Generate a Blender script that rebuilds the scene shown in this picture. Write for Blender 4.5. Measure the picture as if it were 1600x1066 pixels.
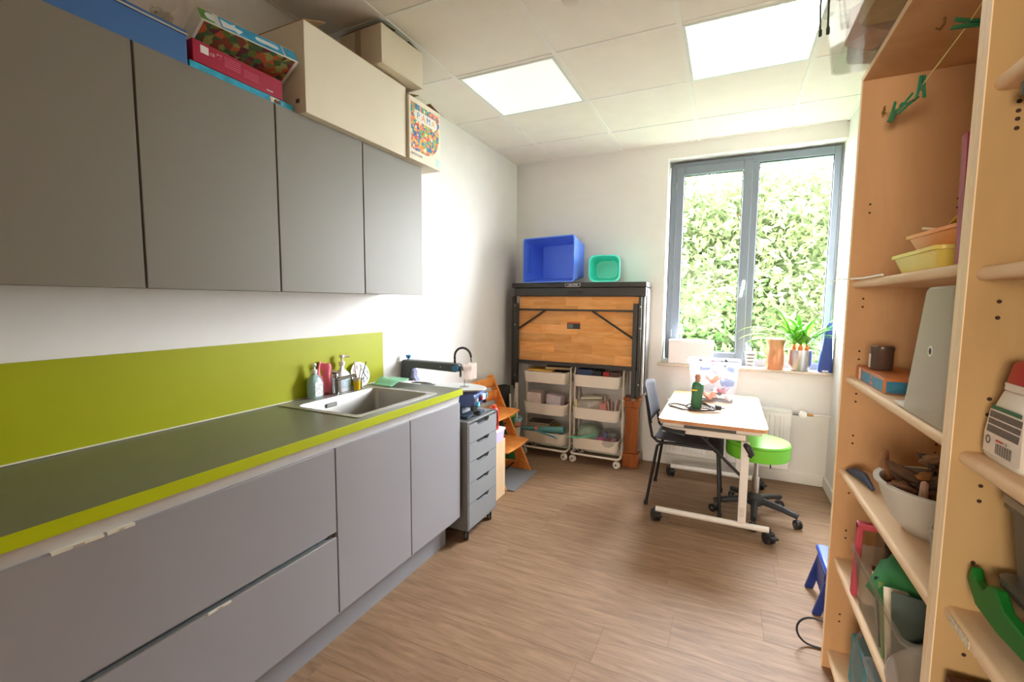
import bpy, bmesh, math, random
from math import sin, cos, pi, radians, sqrt
from mathutils import Matrix, Vector, noise
random.seed(7)
for o in list(bpy.data.objects): bpy.data.objects.remove(o, do_unlink=True)
SC = bpy.context.scene
COL = SC.collection
# ---------------- camera, sky, exposure ----------------
cam = bpy.data.cameras.new('camera'); co = bpy.data.objects.new('camera', cam); COL.objects.link(co)
_y, _p, _r = radians(-25.3755), radians(-4.9998), radians(.4108)
fw = Vector((sin(_y)*cos(_p), cos(_y)*cos(_p), sin(_p))); rt = Vector((cos(_y), -sin(_y), 0)); up = rt.cross(fw)
r2 = rt*cos(_r)+up*sin(_r); u2 = -rt*sin(_r)+up*cos(_r)
co.matrix_world = Matrix(((r2.x, u2.x, -fw.x, 1.8245), (r2.y, u2.y, -fw.y, 0), (r2.z, u2.z, -fw.z, 1.3542), (0, 0, 0, 1)))
cam.sensor_width = 36; cam.lens = 36*707.47/1600; cam.clip_start = .02; cam.clip_end = 200
SC.camera = co
SC.view_settings.view_transform = 'Standard'; SC.view_settings.look = 'None'
SC.view_settings.gamma = 1; SC.view_settings.use_curve_mapping = False
SC.view_settings.exposure = EXPO = 1.27
SKY = 36.0
W = bpy.data.worlds.new('overcast_sky'); SC.world = W; W.use_nodes = True
nt = W.node_tree; bg = nt.nodes['Background']
geo = nt.nodes.new('ShaderNodeTexCoord'); sep = nt.nodes.new('ShaderNodeSeparateXYZ'); rmp = nt.nodes.new('ShaderNodeValToRGB')
nt.links.new(geo.outputs['Generated'], sep.inputs[0]); nt.links.new(sep.outputs['Z'], rmp.inputs[0]); nt.links.new(rmp.outputs[0], bg.inputs[0])
rmp.color_ramp.elements[0].position = 0; rmp.color_ramp.elements[0].color = (.92, .95, 1, 1)
rmp.color_ramp.elements[1].position = 1; rmp.color_ramp.elements[1].color = (.85, .92, 1, 1)
bg.inputs[1].default_value = SKY
# sampling portal in the window opening (emits nothing itself, it only guides daylight)
pl = bpy.data.lights.new('window_portal', 'AREA'); pl.shape = 'RECTANGLE'; pl.size = 1.18; pl.size_y = 1.66
pl.cycles.is_portal = True
po = bpy.data.objects.new('window_portal', pl); COL.objects.link(po); po.location = (1.945, 4.2, 1.66); po.rotation_euler = (radians(-90), 0, 0)

# added warm fill lamp behind the camera, shining in through the made-up doorway
hl = bpy.data.lights.new('hallway_fill_lamp', 'AREA'); hl.shape = 'RECTANGLE'; hl.size = 2.3; hl.size_y = 1.7; hl.energy = 135; hl.color = (1, .86, .70)
ho = bpy.data.objects.new('hallway_fill_lamp', hl); COL.objects.link(ho); ho.location = (.55, -5.75, 1.45); ho.rotation_euler = (radians(90), 0, 0)

# ---------------- helpers ----------------
def hx(h):
    h = h.lstrip('#'); c = [int(h[i:i+2], 16)/255 for i in (0, 2, 4)]
    return tuple(x/12.92 if x <= .04045 else ((x+.055)/1.055)**2.4 for x in c)
MATS = {}
def M(h, rough=.5, metal=0, var=.0, vs=8, bump=0, bs=60, trans=0, alpha=1, emis=0, coat=0, spec=.5, stretch=None):
    key = (h, rough, metal, var, vs, bump, bs, trans, alpha, emis, coat, spec, stretch)
    if key in MATS: return MATS[key]
    m = bpy.data.materials.new('m_%d' % len(MATS)); m.use_nodes = True; t = m.node_tree; N = t.nodes; L = t.links
    b = N['Principled BSDF']; c = hx(h)
    b.inputs['Base Color'].default_value = (*c, 1); b.inputs['Roughness'].default_value = rough; b.inputs['Metallic'].default_value = metal
    b.inputs['Alpha'].default_value = alpha; b.inputs['Coat Weight'].default_value = coat; b.inputs['Specular IOR Level'].default_value = spec
    b.inputs['Transmission Weight'].default_value = trans
    if emis: b.inputs['Emission Color'].default_value = (*c, 1); b.inputs['Emission Strength'].default_value = emis
    tc = N.new('ShaderNodeTexCoord'); src = tc.outputs['Object']
    if stretch:
        mp = N.new('ShaderNodeMapping'); mp.inputs['Scale'].default_value = stretch; L.new(src, mp.inputs[0]); src = mp.outputs[0]
    n = N.new('ShaderNodeTexNoise'); n.inputs['Scale'].default_value = vs; n.inputs['Detail'].default_value = 4; L.new(src, n.inputs['Vector'])
    v = max(var, .015)
    cr = N.new('ShaderNodeValToRGB'); L.new(n.outputs[0], cr.inputs[0])
    cr.color_ramp.elements[0].position = .3; cr.color_ramp.elements[1].position = .7
    cr.color_ramp.elements[0].color = (*[x*(1-v) for x in c], 1); cr.color_ramp.elements[1].color = (*[min(1, x*(1+v)) for x in c], 1)
    L.new(cr.outputs[0], b.inputs['Base Color'])
    if bump:
        n2 = N.new('ShaderNodeTexNoise'); n2.inputs['Scale'].default_value = bs; n2.inputs['Detail'].default_value = 3; L.new(src, n2.inputs['Vector'])
        bp = N.new('ShaderNodeBump'); bp.inputs['Strength'].default_value = bump; bp.inputs['Distance'].default_value = .01
        L.new(n2.outputs[0], bp.inputs['Height']); L.new(bp.outputs[0], b.inputs['Normal'])
    MATS[key] = m
    return m
def wood(c1, c2, stretch=(3, 3, .4), rough=.45, rnd=.0, scale=6, bump=.05):
    key = ('wood', c1, c2, stretch, rough, rnd, scale)
    if key in MATS: return MATS[key]
    m = bpy.data.materials.new('wood_%d' % len(MATS)); m.use_nodes = True; t = m.node_tree; N = t.nodes; L = t.links
    b = N['Principled BSDF']; b.inputs['Roughness'].default_value = rough; b.inputs['Specular IOR Level'].default_value = .22
    tc = N.new('ShaderNodeTexCoord'); oi = N.new('ShaderNodeObjectInfo'); mp = N.new('ShaderNodeMapping'); mp.inputs['Scale'].default_value = stretch
    ad = N.new('ShaderNodeVectorMath'); ad.operation = 'ADD'; sc = N.new('ShaderNodeMath'); sc.operation = 'MULTIPLY'; sc.inputs[1].default_value = 17
    L.new(oi.outputs['Random'], sc.inputs[0]); L.new(tc.outputs['Object'], ad.inputs[0]); L.new(sc.outputs[0], ad.inputs[1]); L.new(ad.outputs[0], mp.inputs[0])
    n = N.new('ShaderNodeTexNoise'); n.inputs['Scale'].default_value = scale; n.inputs['Detail'].default_value = 7; n.inputs['Roughness'].default_value = .62; n.inputs['Distortion'].default_value = .6
    L.new(mp.outputs[0], n.inputs['Vector'])
    cr = N.new('ShaderNodeValToRGB'); cr.color_ramp.elements[0].position = .33; cr.color_ramp.elements[1].position = .68
    cr.color_ramp.elements[0].color = (*hx(c1), 1); cr.color_ramp.elements[1].color = (*hx(c2), 1); L.new(n.outputs[0], cr.inputs[0])
    hs = N.new('ShaderNodeHueSaturation'); L.new(cr.outputs[0], hs.inputs['Color'])
    mr = N.new('ShaderNodeMapRange'); mr.inputs['To Min'].default_value = 1-rnd; mr.inputs['To Max'].default_value = 1+rnd; L.new(oi.outputs['Random'], mr.inputs[0]); L.new(mr.outputs[0], hs.inputs['Value'])
    L.new(hs.outputs[0], b.inputs['Base Color'])
    bp = N.new('ShaderNodeBump'); bp.inputs['Strength'].default_value = bump; bp.inputs['Distance'].default_value = .01; L.new(n.outputs[0], bp.inputs['Height']); L.new(bp.outputs[0], b.inputs['Normal'])
    MATS[key] = m
    return m
def clear(h='#ffffff', a=.25, rough=.15, gl=.12):
    """thin clear or milky plastic / glass: transparent sheet with a little diffuse and gloss"""
    key = ('clear', h, a, rough, gl)
    if key in MATS: return MATS[key]
    m = bpy.data.materials.new('clear_%d' % len(MATS)); m.use_nodes = True; t = m.node_tree; N = t.nodes; L = t.links
    N.remove(N['Principled BSDF']); out = N['Material Output']
    tr = N.new('ShaderNodeBsdfTransparent'); tr.inputs[0].default_value = (*[.5+.5*x for x in hx(h)], 1)
    df = N.new('ShaderNodeBsdfDiffuse'); df.inputs[0].default_value = (*hx(h), 1)
    tl = N.new('ShaderNodeBsdfTranslucent'); tl.inputs[0].default_value = (*hx(h), 1)
    gs = N.new('ShaderNodeBsdfGlossy'); gs.inputs['Roughness'].default_value = rough
    m0 = N.new('ShaderNodeMixShader'); m0.inputs[0].default_value = .5; L.new(df.outputs[0], m0.inputs[1]); L.new(tl.outputs[0], m0.inputs[2])
    m1 = N.new('ShaderNodeMixShader'); m1.inputs[0].default_value = a; L.new(tr.outputs[0], m1.inputs[1]); L.new(m0.outputs[0], m1.inputs[2])
    fr = N.new('ShaderNodeLayerWeight'); fr.inputs[0].default_value = .5; pw = N.new('ShaderNodeMath'); pw.operation = 'POWER'; pw.inputs[1].default_value = 3; mu = N.new('ShaderNodeMath'); mu.operation = 'MULTIPLY_ADD'; mu.inputs[1].default_value = gl*3; mu.inputs[2].default_value = gl*.15
    L.new(fr.outputs['Facing'], pw.inputs[0]); L.new(pw.outputs[0], mu.inputs[0]); mu.use_clamp = True
    m2 = N.new('ShaderNodeMixShader'); L.new(mu.outputs[0], m2.inputs[0]); L.new(m1.outputs[0], m2.inputs[1]); L.new(gs.outputs[0], m2.inputs[2])
    L.new(m2.outputs[0], out.inputs[0])
    MATS[key] = m
    return m
def bits(cols, scale=60, rough=.6):
    """flat print made of many small coloured cells"""
    m = bpy.data.materials.new('print_%d' % len(MATS)); MATS[('bits', len(MATS))] = m; m.use_nodes = True; t = m.node_tree; N = t.nodes; L = t.links
    b = N['Principled BSDF']; b.inputs['Roughness'].default_value = rough
    tc = N.new('ShaderNodeTexCoord'); v = N.new('ShaderNodeTexVoronoi'); v.inputs['Scale'].default_value = scale; L.new(tc.outputs['Object'], v.inputs['Vector'])
    sp = N.new('ShaderNodeSeparateColor'); L.new(v.outputs['Color'], sp.inputs[0])
    cr = N.new('ShaderNodeValToRGB'); cr.color_ramp.interpolation = 'CONSTANT'; L.new(sp.outputs[0], cr.inputs[0])
    while len(cr.color_ramp.elements) < len(cols): cr.color_ramp.elements.new(.5)
    for i, c in enumerate(cols): cr.color_ramp.elements[i].position = i/len(cols); cr.color_ramp.elements[i].color = (*hx(c), 1)
    L.new(cr.outputs[0], b.inputs['Base Color'])
    return m
ORG = {}
class MB:
    def __init__(s): s.v = []; s.f = []; s.M = Matrix.Identity(4)
    def add(s, vs, fs):
        k = len(s.v); s.v += [s.M @ Vector(p) for p in vs]; s.f += [tuple(k+i for i in f) for f in fs]; return s
    def box(s, x0, x1, y0, y1, z0, z1):
        return s.add([(x0,y0,z0),(x1,y0,z0),(x1,y1,z0),(x0,y1,z0),(x0,y0,z1),(x1,y0,z1),(x1,y1,z1),(x0,y1,z1)],
                     [(0,3,2,1),(4,5,6,7),(0,1,5,4),(1,2,6,5),(2,3,7,6),(3,0,4,7)])
    def loft(s, rings, cap0=True, cap1=True, closed=True):
        n = len(rings[0]); vs = [p for r in rings for p in r]; fs = []
        for i in range(len(rings)-1):
            for j in range(n if closed else n-1):
                a, b = i*n+j, i*n+(j+1) % n; fs.append((a, b, b+n, a+n))
        if cap0: fs.append(tuple(range(n-1, -1, -1)))
        if cap1: fs.append(tuple((len(rings)-1)*n+j for j in range(n)))
        return s.add(vs, fs)
    def lathe(s, prof, c=(0,0,0), n=24, cap0=True, cap1=True):
        return s.loft([[(c[0]+r*cos(2*pi*j/n), c[1]+r*sin(2*pi*j/n), c[2]+z) for j in range(n)] for r, z in prof], cap0, cap1)
    def cyl(s, p0, p1, r0, r1=None, n=14):
        return s.tube([p0, p1], [r0, r0 if r1 is None else r1], n)
    def tube(s, pts, r, n=8, flat=1):
        pts = [Vector(p) for p in pts]; R = r if isinstance(r, (list, tuple)) else [r]*len(pts); rings = []
        d0 = (pts[1]-pts[0]).normalized(); u = d0.orthogonal().normalized()
        for i, p in enumerate(pts):
            d = (pts[min(i+1, len(pts)-1)]-pts[max(i-1, 0)])
            d = d.normalized() if d.length > 1e-9 else d0
            u = (u-d*u.dot(d)); u = u.normalized() if u.length > 1e-6 else d.orthogonal().normalized(); w = d.cross(u)
            rings.append([p+(u*cos(2*pi*j/n)+w*sin(2*pi*j/n)*flat)*R[i] for j in range(n)])
        return s.loft(rings)
    def prism(s, poly, axis, a, b):
        def P(u, v, w): return {'x': (w, u, v), 'y': (u, w, v), 'z': (u, v, w)}[axis]
        return s.loft([[P(u, v, a) for u, v in poly], [P(u, v, b) for u, v in poly]])
    def sheet(s, fn, nu, nv, t=0):
        vs = [fn(i/nu, j/nv) for i in range(nu+1) for j in range(nv+1)]; fs = []
        for i in range(nu):
            for j in range(nv):
                a = i*(nv+1)+j; fs.append((a, a+nv+1, a+nv+2, a+1))
        return s.add(vs, fs)
    def build(s, name, mat, parent=None, bevel=0, smooth=True, world=True, ang=40, thick=0, seg=2, label=None):
        me = bpy.data.meshes.new(name)
        o = bpy.data.objects.new(name, me); COL.objects.link(o)
        if parent is not None:
            org = ORG.get(parent.name, Vector((0, 0, 0))) if world else Vector((0, 0, 0)); o.parent = parent; ORG[o.name] = ORG.get(parent.name, Vector((0,0,0)))
        else:
            xs = [p.x for p in s.v]; ys = [p.y for p in s.v]; zs = [p.z for p in s.v]
            org = Vector(((min(xs)+max(xs))/2, (min(ys)+max(ys))/2, min(zs))); o.location = org; ORG[o.name] = org
        me.from_pydata([tuple(p-org) for p in s.v], [], s.f)
        bm = bmesh.new(); bm.from_mesh(me); bmesh.ops.recalc_face_normals(bm, faces=bm.faces); bm.to_mesh(me); bm.free()
        me.materials.append(mat)
        if smooth:
            me.polygons.foreach_set('use_smooth', [True]*len(me.polygons)); me.set_sharp_from_angle(angle=radians(ang))
        if thick:
            md = o.modifiers.new('solid', 'SOLIDIFY'); md.thickness = thick; md.offset = 0
        if bevel:
            md = o.modifiers.new('bevel', 'BEVEL'); md.width = bevel; md.segments = seg; md.limit_method = 'ANGLE'; md.angle_limit = radians(35)
        if label: o['label'] = label
        return o
def rr(w, d, r, n=4, cx=0, cy=0):
    r = min(r, w/2-1e-4, d/2-1e-4); out = []
    for k, (sx, sy) in enumerate(((1, 1), (-1, 1), (-1, -1), (1, -1))):
        for i in range(n+1):
            a = pi/2*k+pi/2*i/n; out.append((cx+sx*(w/2-r)+r*cos(a), cy+sy*(d/2-r)+r*sin(a)))
    return out
def ring(w, d, r, z, cx=0, cy=0, n=4): return [(x, y, z) for x, y in rr(w, d, r, n, cx, cy)]
def tub(mb, cx, cy, z0, w0, d0, w1, d1, h, r=.03, t=.003, rim=.006):
    R = lambda w, d, z: ring(w, d, r, z, cx, cy)
    mb.loft([R(w0, d0, z0), R(w1, d1, z0+h-rim*1.5), R(w1+2*rim, d1+2*rim, z0+h-rim*1.5), R(w1+2*rim, d1+2*rim, z0+h), R(w1-2*t, d1-2*t, z0+h), R(w0-2*t, d0-2*t, z0+t)])
    return mb
def rbox(mb, cx, cy, z0, w, d, h, r=.01, e=.003):
    mb.loft([ring(w-2*e, d-2*e, r, z0, cx, cy), ring(w, d, r, z0+e, cx, cy), ring(w, d, r, z0+h-e, cx, cy), ring(w-2*e, d-2*e, r, z0+h, cx, cy)]); return mb
def tag(o, label, cat, group=None, kind=None):
    o['label'] = label; o['category'] = cat
    if group: o['group'] = group
    if kind: o['kind'] = kind
    return o
def thing(name, loc, label, cat, rz=0, group=None):
    o = bpy.data.objects.new(name, None); COL.objects.link(o); o.location = loc; o.rotation_euler = (0, 0, rz); o.empty_display_size = .05
    ORG[o.name] = Vector(loc)
    return tag(o, label, cat, group)
def struct(name, mb, mat, parent=None, **k):
    o = mb.build(name, mat, parent, **k)
    o['kind'] = 'structure'
    return o
def copy_tree(o, parent=None):
    c = o.copy(); COL.objects.link(c); c.parent = parent
    for ch in [x for x in bpy.data.objects if x.parent == o]: copy_tree(ch, c)
    return c
def B(x0, x1, y0, y1, z0, z1): return MB().box(x0, x1, y0, y1, z0, z1)
def text(name, s, mat, parent, loc, size, X, Y, ext=.0004, spacing=1.0, align='CENTER'):
    """flat lettering; X = writing direction, Y = up direction of the letters (world)"""
    cu = bpy.data.curves.new(name, 'FONT'); cu.body = s; cu.size = size; cu.extrude = ext; cu.align_x = align; cu.align_y = 'CENTER'; cu.space_character = spacing
    cu.materials.append(mat); tmp = bpy.data.objects.new(name, cu); COL.objects.link(tmp); me = bpy.data.meshes.new_from_object(tmp); bpy.data.objects.remove(tmp); bpy.data.curves.remove(cu)
    o = bpy.data.objects.new(name, me); COL.objects.link(o); o.parent = parent
    X = Vector(X).normalized(); Y = Vector(Y).normalized(); Z = X.cross(Y); p = Vector(loc)-ORG.get(parent.name, Vector((0,0,0)))
    o.matrix_local = Matrix(((X.x, Y.x, Z.x, p.x), (X.y, Y.y, Z.y, p.y), (X.z, Y.z, Z.z, p.z), (0, 0, 0, 1)))
    return o
def arc(c, r, a0, a1, n, ax='xz', k=0):
    out = []
    for i in range(n+1):
        a = a0+(a1-a0)*i/n; u, v = r*cos(a), r*sin(a)
        out.append({'xz': (c[0]+u, c[1], c[2]+v), 'xy': (c[0]+u, c[1]+v, c[2]), 'yz': (c[0], c[1]+u, c[2]+v)}[ax])
    return out
# ---------------- room shell ----------------
XR, YB, YN, ZC = 2.53, 3.93, -1.5, 2.618
wallm = M('#ebe8e4', .75, bump=.05, bs=180, var=.01)
struct('wall_left', B(-.12, 0, YN-.12, YB+.34, -.05, ZC+.3), wallm, smooth=False)
struct('wall_right', B(XR, XR+.12, YN-.12, YB+.34, -.05, ZC+.3), wallm, smooth=False)
nw = MB(); nw.box(-.12, .9, YN-.12, YN, -.05, ZC+.3); nw.box(2.15, XR+.12, YN-.12, YN, -.05, ZC+.3); nw.box(.9, 2.15, YN-.12, YN, 2.3, ZC+.3)
struct('wall_near', nw, M('#8d8278', .8), smooth=False)  # doorway cut for the fill lamp; dark tone chosen to cut bounce
hm = M('#b9b0a4', .8)   # unseen hallway added for the fill lamp to shine through
struct('wall_added_hallway_left', B(-1.1, -1.0, -6, YN-.12, 0, 2.6), hm, smooth=False); struct('wall_added_hallway_right', B(3.0, 3.1, -6, YN-.12, 0, 2.6), hm, smooth=False)
struct('wall_added_hallway_end', B(-1.1, 3.1, -6.1, -6, 0, 2.6), hm, smooth=False); struct('ceiling_added_hallway', B(-1.1, 3.1, -6.1, YN-.12, 2.6, 2.7), hm, smooth=False)
struct('floor_added_hallway', B(-1.1, 3.1, -6.1, YN, -.1, -.009), M('#7a6a5a', .7), smooth=False)
hw = MB(); hw.box(-1.1, -.12, YN-.12, YN, -.05, 2.7); hw.box(XR+.12, 3.1, YN-.12, YN, -.05, 2.7); struct('wall_added_hallway_near', hw, hm, smooth=False)
WX0, WX1, WZ0, WZ1 = 1.345, XR, .835, 2.505
wb = MB()
wb.box(0, WX0, YB, YB+.34, 0, ZC+.3); wb.box(WX0, XR, YB, YB+.34, 0, WZ0); wb.box(WX0, XR, YB, YB+.34, WZ1, ZC+.3)
struct('wall_back', wb, wallm, smooth=False)
fl = struct('floor', B(0, XR, YN, YB, -.06, -.008), M('#5a4636', .8), smooth=False)
# vinyl planks, run across the room
pm = wood('#80644c', '#a08064', stretch=(1.6, 13, 13), rough=.55, rnd=.05, scale=3.0, bump=.03)
pw, plen = .208, 1.22
offs = {}
r = 0; y = 1.567-pw*15
rowoff = {}
k0 = -15
joints = {0: 1.415, 2: 2.015, 4: 2.098, 1: .45, 3: 1.62, 5: .9, 6: 1.55, 7: .6}
for r in range(-15, 13):
    y0 = 1.567+r*pw; y1 = y0+pw
    y0c, y1c = max(y0, YN), min(y1, YB)
    if y1c-y0c < .01: continue
    j = joints.get(r, random.uniform(0, plen))
    j = j % plen
    xs = [0]+[x for x in (j, j+plen, j+2*plen) if .03 < x < XR-.03]+[XR]
    for a, b in zip(xs, xs[1:]):
        p = B(a+.0002, b-.0002, y0c+.0001, y1c-.0001, -.008, 0)
        struct('floor_plank', p, pm, fl, bevel=.0005, seg=1, smooth=False)
# baseboards
bbm = M('#efede8', .5)
struct('baseboard_back', B(1.215, XR-.014, YB-.014, YB, 0, .085), bbm, bevel=.004)
struct('baseboard_right', B(XR-.014, XR, 1.96, YB, 0, .085), bbm, bevel=.004)
FILL_GLOW = 1.2  # glow of the added fill panel behind the camera
# ceiling: slab, grid, tiles
cl = struct('ceiling', B(0, XR, YN, YB, ZC+.02, ZC+.3), M('#d8d4cc', .8), smooth=False)
gx = [0, .369, .969, 1.569, 2.169, XR]; gy = [YN]+[2.293-.6*k for k in range(6, 0, -1)]+[2.293, 2.893, 3.493, YB]
gy = sorted(v for v in gy if v >= YN)
tm = M('#efe8df', .9, bump=.12, bs=260, var=.02)
gm = M('#eeeae4', .5)
g = MB()
for x in gx[1:-1]: g.box(x-.012, x+.012, YN, YB, ZC-.003, ZC+.004)
for yy in gy[1:-1]: g.box(0, XR, yy-.012, yy+.012, ZC-.0022, ZC+.0045)
for (a, b, c, d) in ((0, .018, YN, YB), (XR-.018, XR, YN, YB), (0, XR, YB-.018, YB), (0, XR, YN, YN+.018)): g.box(a, b, c, d, ZC-.004, ZC+.004)
go = struct('ceiling_grid', g, gm, cl, smooth=False)
lights = []
for i in range(len(gx)-1):
    for j in range(len(gy)-1):
        if (abs(gy[j]-2.293) < .01 or abs(gy[j]+.707) < .01) and i in (1, 3): lights.append((i, j)); continue
        struct('ceiling_tile', B(gx[i]+.004, gx[i+1]-.004, gy[j]+.004, gy[j+1]-.004, ZC+.001, ZC+.016), tm, cl, smooth=False)
dif = M('#f4f7f0', .3, coat=.4)
for n, (i, j) in enumerate(lights):
    n = (0 if i == 1 else 1)+(0 if gy[j] > 0 else 2)
    t = thing('ceiling_light', (gx[i]+.3, gy[j]+.3, ZC-.004), ['square flush ceiling light panel nearer the left wall, the dimmer one', 'square flush ceiling light panel nearer the shelves, the brighter one', 'added ceiling panel behind the camera on the left, barely glowing', 'added fill panel glowing behind the camera on the right'][n], 'ceiling light', group='flush light panels in the ceiling grid')
    x0, x1, y0, y1 = gx[i], gx[i+1], gy[j], gy[j+1]
    f = MB()
    for a in ((x0+.012, x1-.012, y0+.012, y0+.026), (x0+.012, x1-.012, y1-.026, y1-.012), (x0+.012, x0+.026, y0+.026, y1-.026), (x1-.026, x1-.012, y0+.026, y1-.026)): f.box(*a, ZC-.006, ZC+.01)
    f.build('frame', M('#dfe2dd', .4), t, bevel=.001)
    B(x0+.026, x1-.026, y0+.026, y1-.026, ZC-.003, ZC+.008).build('diffuser', M('#f4f7f0', .3, coat=.4, emis=[.25, 2.6, .12, 0][n]) if n < 3 else M('#ffe0b8', .3, emis=FILL_GLOW), t)  # rear pair is added, the right one as warm fill light
t = MB(); t.lathe([(.038, 0), (.042, -.006), (.042, -.02), (.034, -.032), (.012, -.036)], (1.19, 1.885, ZC-.003), 24)
tag(t.build('smoke_detector', M('#e6ddd2', .5)), 'small round white detector on the ceiling at the top edge of the view', 'smoke detector')
# window: outer frame, sash, panes
fm = M('#77818d', .4, metal=.0, var=.02)
wn = struct('window_1', MB().add([], []) if 0 else B(1.36, 2.515, 4.06, 4.065, .835, .8351), fm, smooth=False)
F = MB(); yf0, yf1 = 4.03, 4.10
F.box(1.36, 1.425, yf0, yf1, .835, 2.485); F.box(2.475, 2.515, yf0, yf1, .835, 2.485); F.box(1.425, 2.475, yf0, yf1, .835, .905); F.box(1.425, 2.475, yf0, yf1, 2.432, 2.485)
F.box(1.945, 2.0, yf0, yf1, .905, 2.432)
struct('frame', F, fm, wn, bevel=.004)
S = MB(); ys = 4.012
S.box(1.40, 1.462, ys, yf0+.03, .87, 2.455); S.box(1.89, 1.955, ys, yf0+.03, .87, 2.455); S.box(1.462, 1.89, ys, yf0+.03, .87, .955); S.box(1.462, 1.89, ys, yf0+.03, 2.385, 2.455)
so = struct('sash', S, fm, wn, bevel=.005)
bd = MB(); dk = M('#22262b', .5)
for (a, b, c, d) in ((1.462, 1.89, .955, 2.385), (2.0, 2.475, .905, 2.432)):
    bd.box(a, b, 4.045, 4.052, c, c+.006); bd.box(a, b, 4.045, 4.052, d-.006, d); bd.box(a, a+.005, 4.045, 4.052, c, d); bd.box(b-.005, b, 4.045, 4.052, c, d)
struct('glazing_bead', bd, dk, wn, smooth=False)
gl = clear('#ffffff', .0, .02, .04)
struct('pane', B(1.462, 1.89, 4.055, 4.061, .955, 2.385), gl, wn, smooth=False)
struct('pane', B(2.0, 2.475, 4.055, 4.061, .905, 2.432), gl, wn, smooth=False)
h = MB(); h.box(1.918, 1.938, 4.004, 4.012, 1.46, 1.535)
h.tube([(1.928, 4.012, 1.515), (1.928, 3.965, 1.515)], .008, 10); h.tube([(1.928, 3.968, 1.52), (1.926, 3.962, 1.50), (1.912, 3.960, 1.40)], [.010, .010, .009], 10)
struct('window_handle', h, M('#e8e8e8', .25, metal=.6), wn, bevel=.002)
hg = MB()
for z in (1.1, 2.3): hg.cyl((1.402, 4.0, z-.03), (1.402, 4.0, z+.03), .007)
struct('hinge', hg, M('#8b929b', .3, metal=.5), wn)
# outer reveal soffit, shutter housing and outside cladding
ex = MB(); ex.box(1.30, 2.57, 4.10, 4.27, 2.475, 2.52); struct('trim_1', ex, M('#b9bac4', .6), smooth=False)
ex = MB(); ex.box(1.30, 1.345, 4.10, 4.27, .80, 2.475); ex.box(2.515, 2.57, 4.10, 4.27, .8, 2.475); ex.box(1.345, 2.515, 4.10, 4.32, .80, .875)
struct('trim_2', ex, M('#a9adb3', .6), smooth=False)
# sill
struct('window_sill_1', B(WX0-.03, XR-.002, YB-.045, 4.028, .835, .857), M('#cdbfae', .3, var=.12, vs=60), bevel=.005)
# outside ground
go_ = MB(); go_.box(-40, 45, 4.6, 60, -3.3, -3.2)
struct('ground', go_, M('#435626', .9, var=.4, vs=1.5), smooth=False)
# trees outside the window
def tree(x, y, z0, H, R, col, nleaf, label, seed, conif=False, leaf=.2):
    rnd = random.Random(seed)
    t = thing('tree', (x, y, z0), label, 'tree', group='trees outside the window')
    tb = MB(); top = Vector((x+rnd.uniform(-.3, .3), y, z0+H*.85)); 
    tb.tube([(x, y, z0), (x+.05, y, z0+H*.35), top], [.16, .12, .03], 8)
    tips = []
    for k in range(16 if not conif else 22):
        u = rnd.uniform(.25, .95); a = rnd.uniform(0, 2*pi); base = Vector((x, y, z0)).lerp(top, u)
        ln = R*(1.05-(u-.25)*(.9 if conif else .35))*rnd.uniform(.6, 1); e = base+Vector((cos(a)*ln, sin(a)*ln, ln*(.1 if conif else rnd.uniform(.1, .6))))
        m = base.lerp(e, .5)+Vector((0, 0, .15)); tb.tube([base, m, e], [.035, .022, .008], 5); tips += [e, m, e.lerp(m, .5)]
    tb.build('trunk', wood('#4a3a28', '#7a6248', (3, 3, .4), .8), t)
    vs = []; fs = []
    for i in range(nleaf):
        c = tips[rnd.randrange(len(tips))]; s = R*(.26 if conif else .34)
        p = Vector((rnd.gauss(0, s), rnd.gauss(0, s), rnd.gauss(0, s*(.5 if conif else .8))))+c
        if p.y < 6.3: continue
        n = Vector((rnd.gauss(0, 1), rnd.gauss(0, 1)-.3, rnd.gauss(0, 1)+.7)).normalized(); a = n.orthogonal().normalized(); a.rotate(Matrix.Rotation(rnd.uniform(0, 6.28), 3, n)); b = n.cross(a)
        L_ = leaf*rnd.uniform(.6, 1.3); w = L_*(.22 if conif else .42); k = len(vs)
        vs += [p-a*L_*.5, p+b*w*.5+n*.01, p+a*L_*.5-n*.02, p-b*w*.5+n*.01]; fs.append((k, k+1, k+2, k+3))
    me = MB(); me.v = vs; me.f = fs
    m = LEAF[col]
    o = me.build('foliage', m, t, smooth=False); o['kind'] = 'stuff'
    return t
def leafmat(c1, c2):
    m = bpy.data.materials.new('leaf'); m.use_nodes = True; t = m.node_tree; N = t.nodes; L = t.links; N.remove(N['Principled BSDF'])
    tc = N.new('ShaderNodeTexCoord'); n = N.new('ShaderNodeTexNoise'); n.inputs['Scale'].default_value = 1.3; n.inputs['Detail'].default_value = 6; L.new(tc.outputs['Object'], n.inputs['Vector'])
    cr = N.new('ShaderNodeValToRGB'); cr.color_ramp.elements[0].position = .35; cr.color_ramp.elements[1].position = .65; cr.color_ramp.elements[0].color = (*hx(c1), 1); cr.color_ramp.elements[1].color = (*hx(c2), 1); L.new(n.outputs[0], cr.inputs[0])
    d = N.new('ShaderNodeBsdfDiffuse'); l = N.new('ShaderNodeBsdfTranslucent'); mx = N.new('ShaderNodeMixShader'); mx.inputs[0].default_value = .45
    L.new(cr.outputs[0], d.inputs[0]); L.new(cr.outputs[0], l.inputs[0]); L.new(d.outputs[0], mx.inputs[1]); L.new(l.outputs[0], mx.inputs[2]); L.new(mx.outputs[0], N['Material Output'].inputs[0])
    return m
LEAF = {'y': leafmat('#39432a', '#5c6642'), 'g': leafmat('#303f24', '#4c5e38'), 'd': leafmat('#2c4420', '#486634')}
tree(2.1, 11.0, -3.2, 8.2, 1.9, 'y', 16000, 'pale green leafy tree filling the right window pane', 1)
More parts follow.
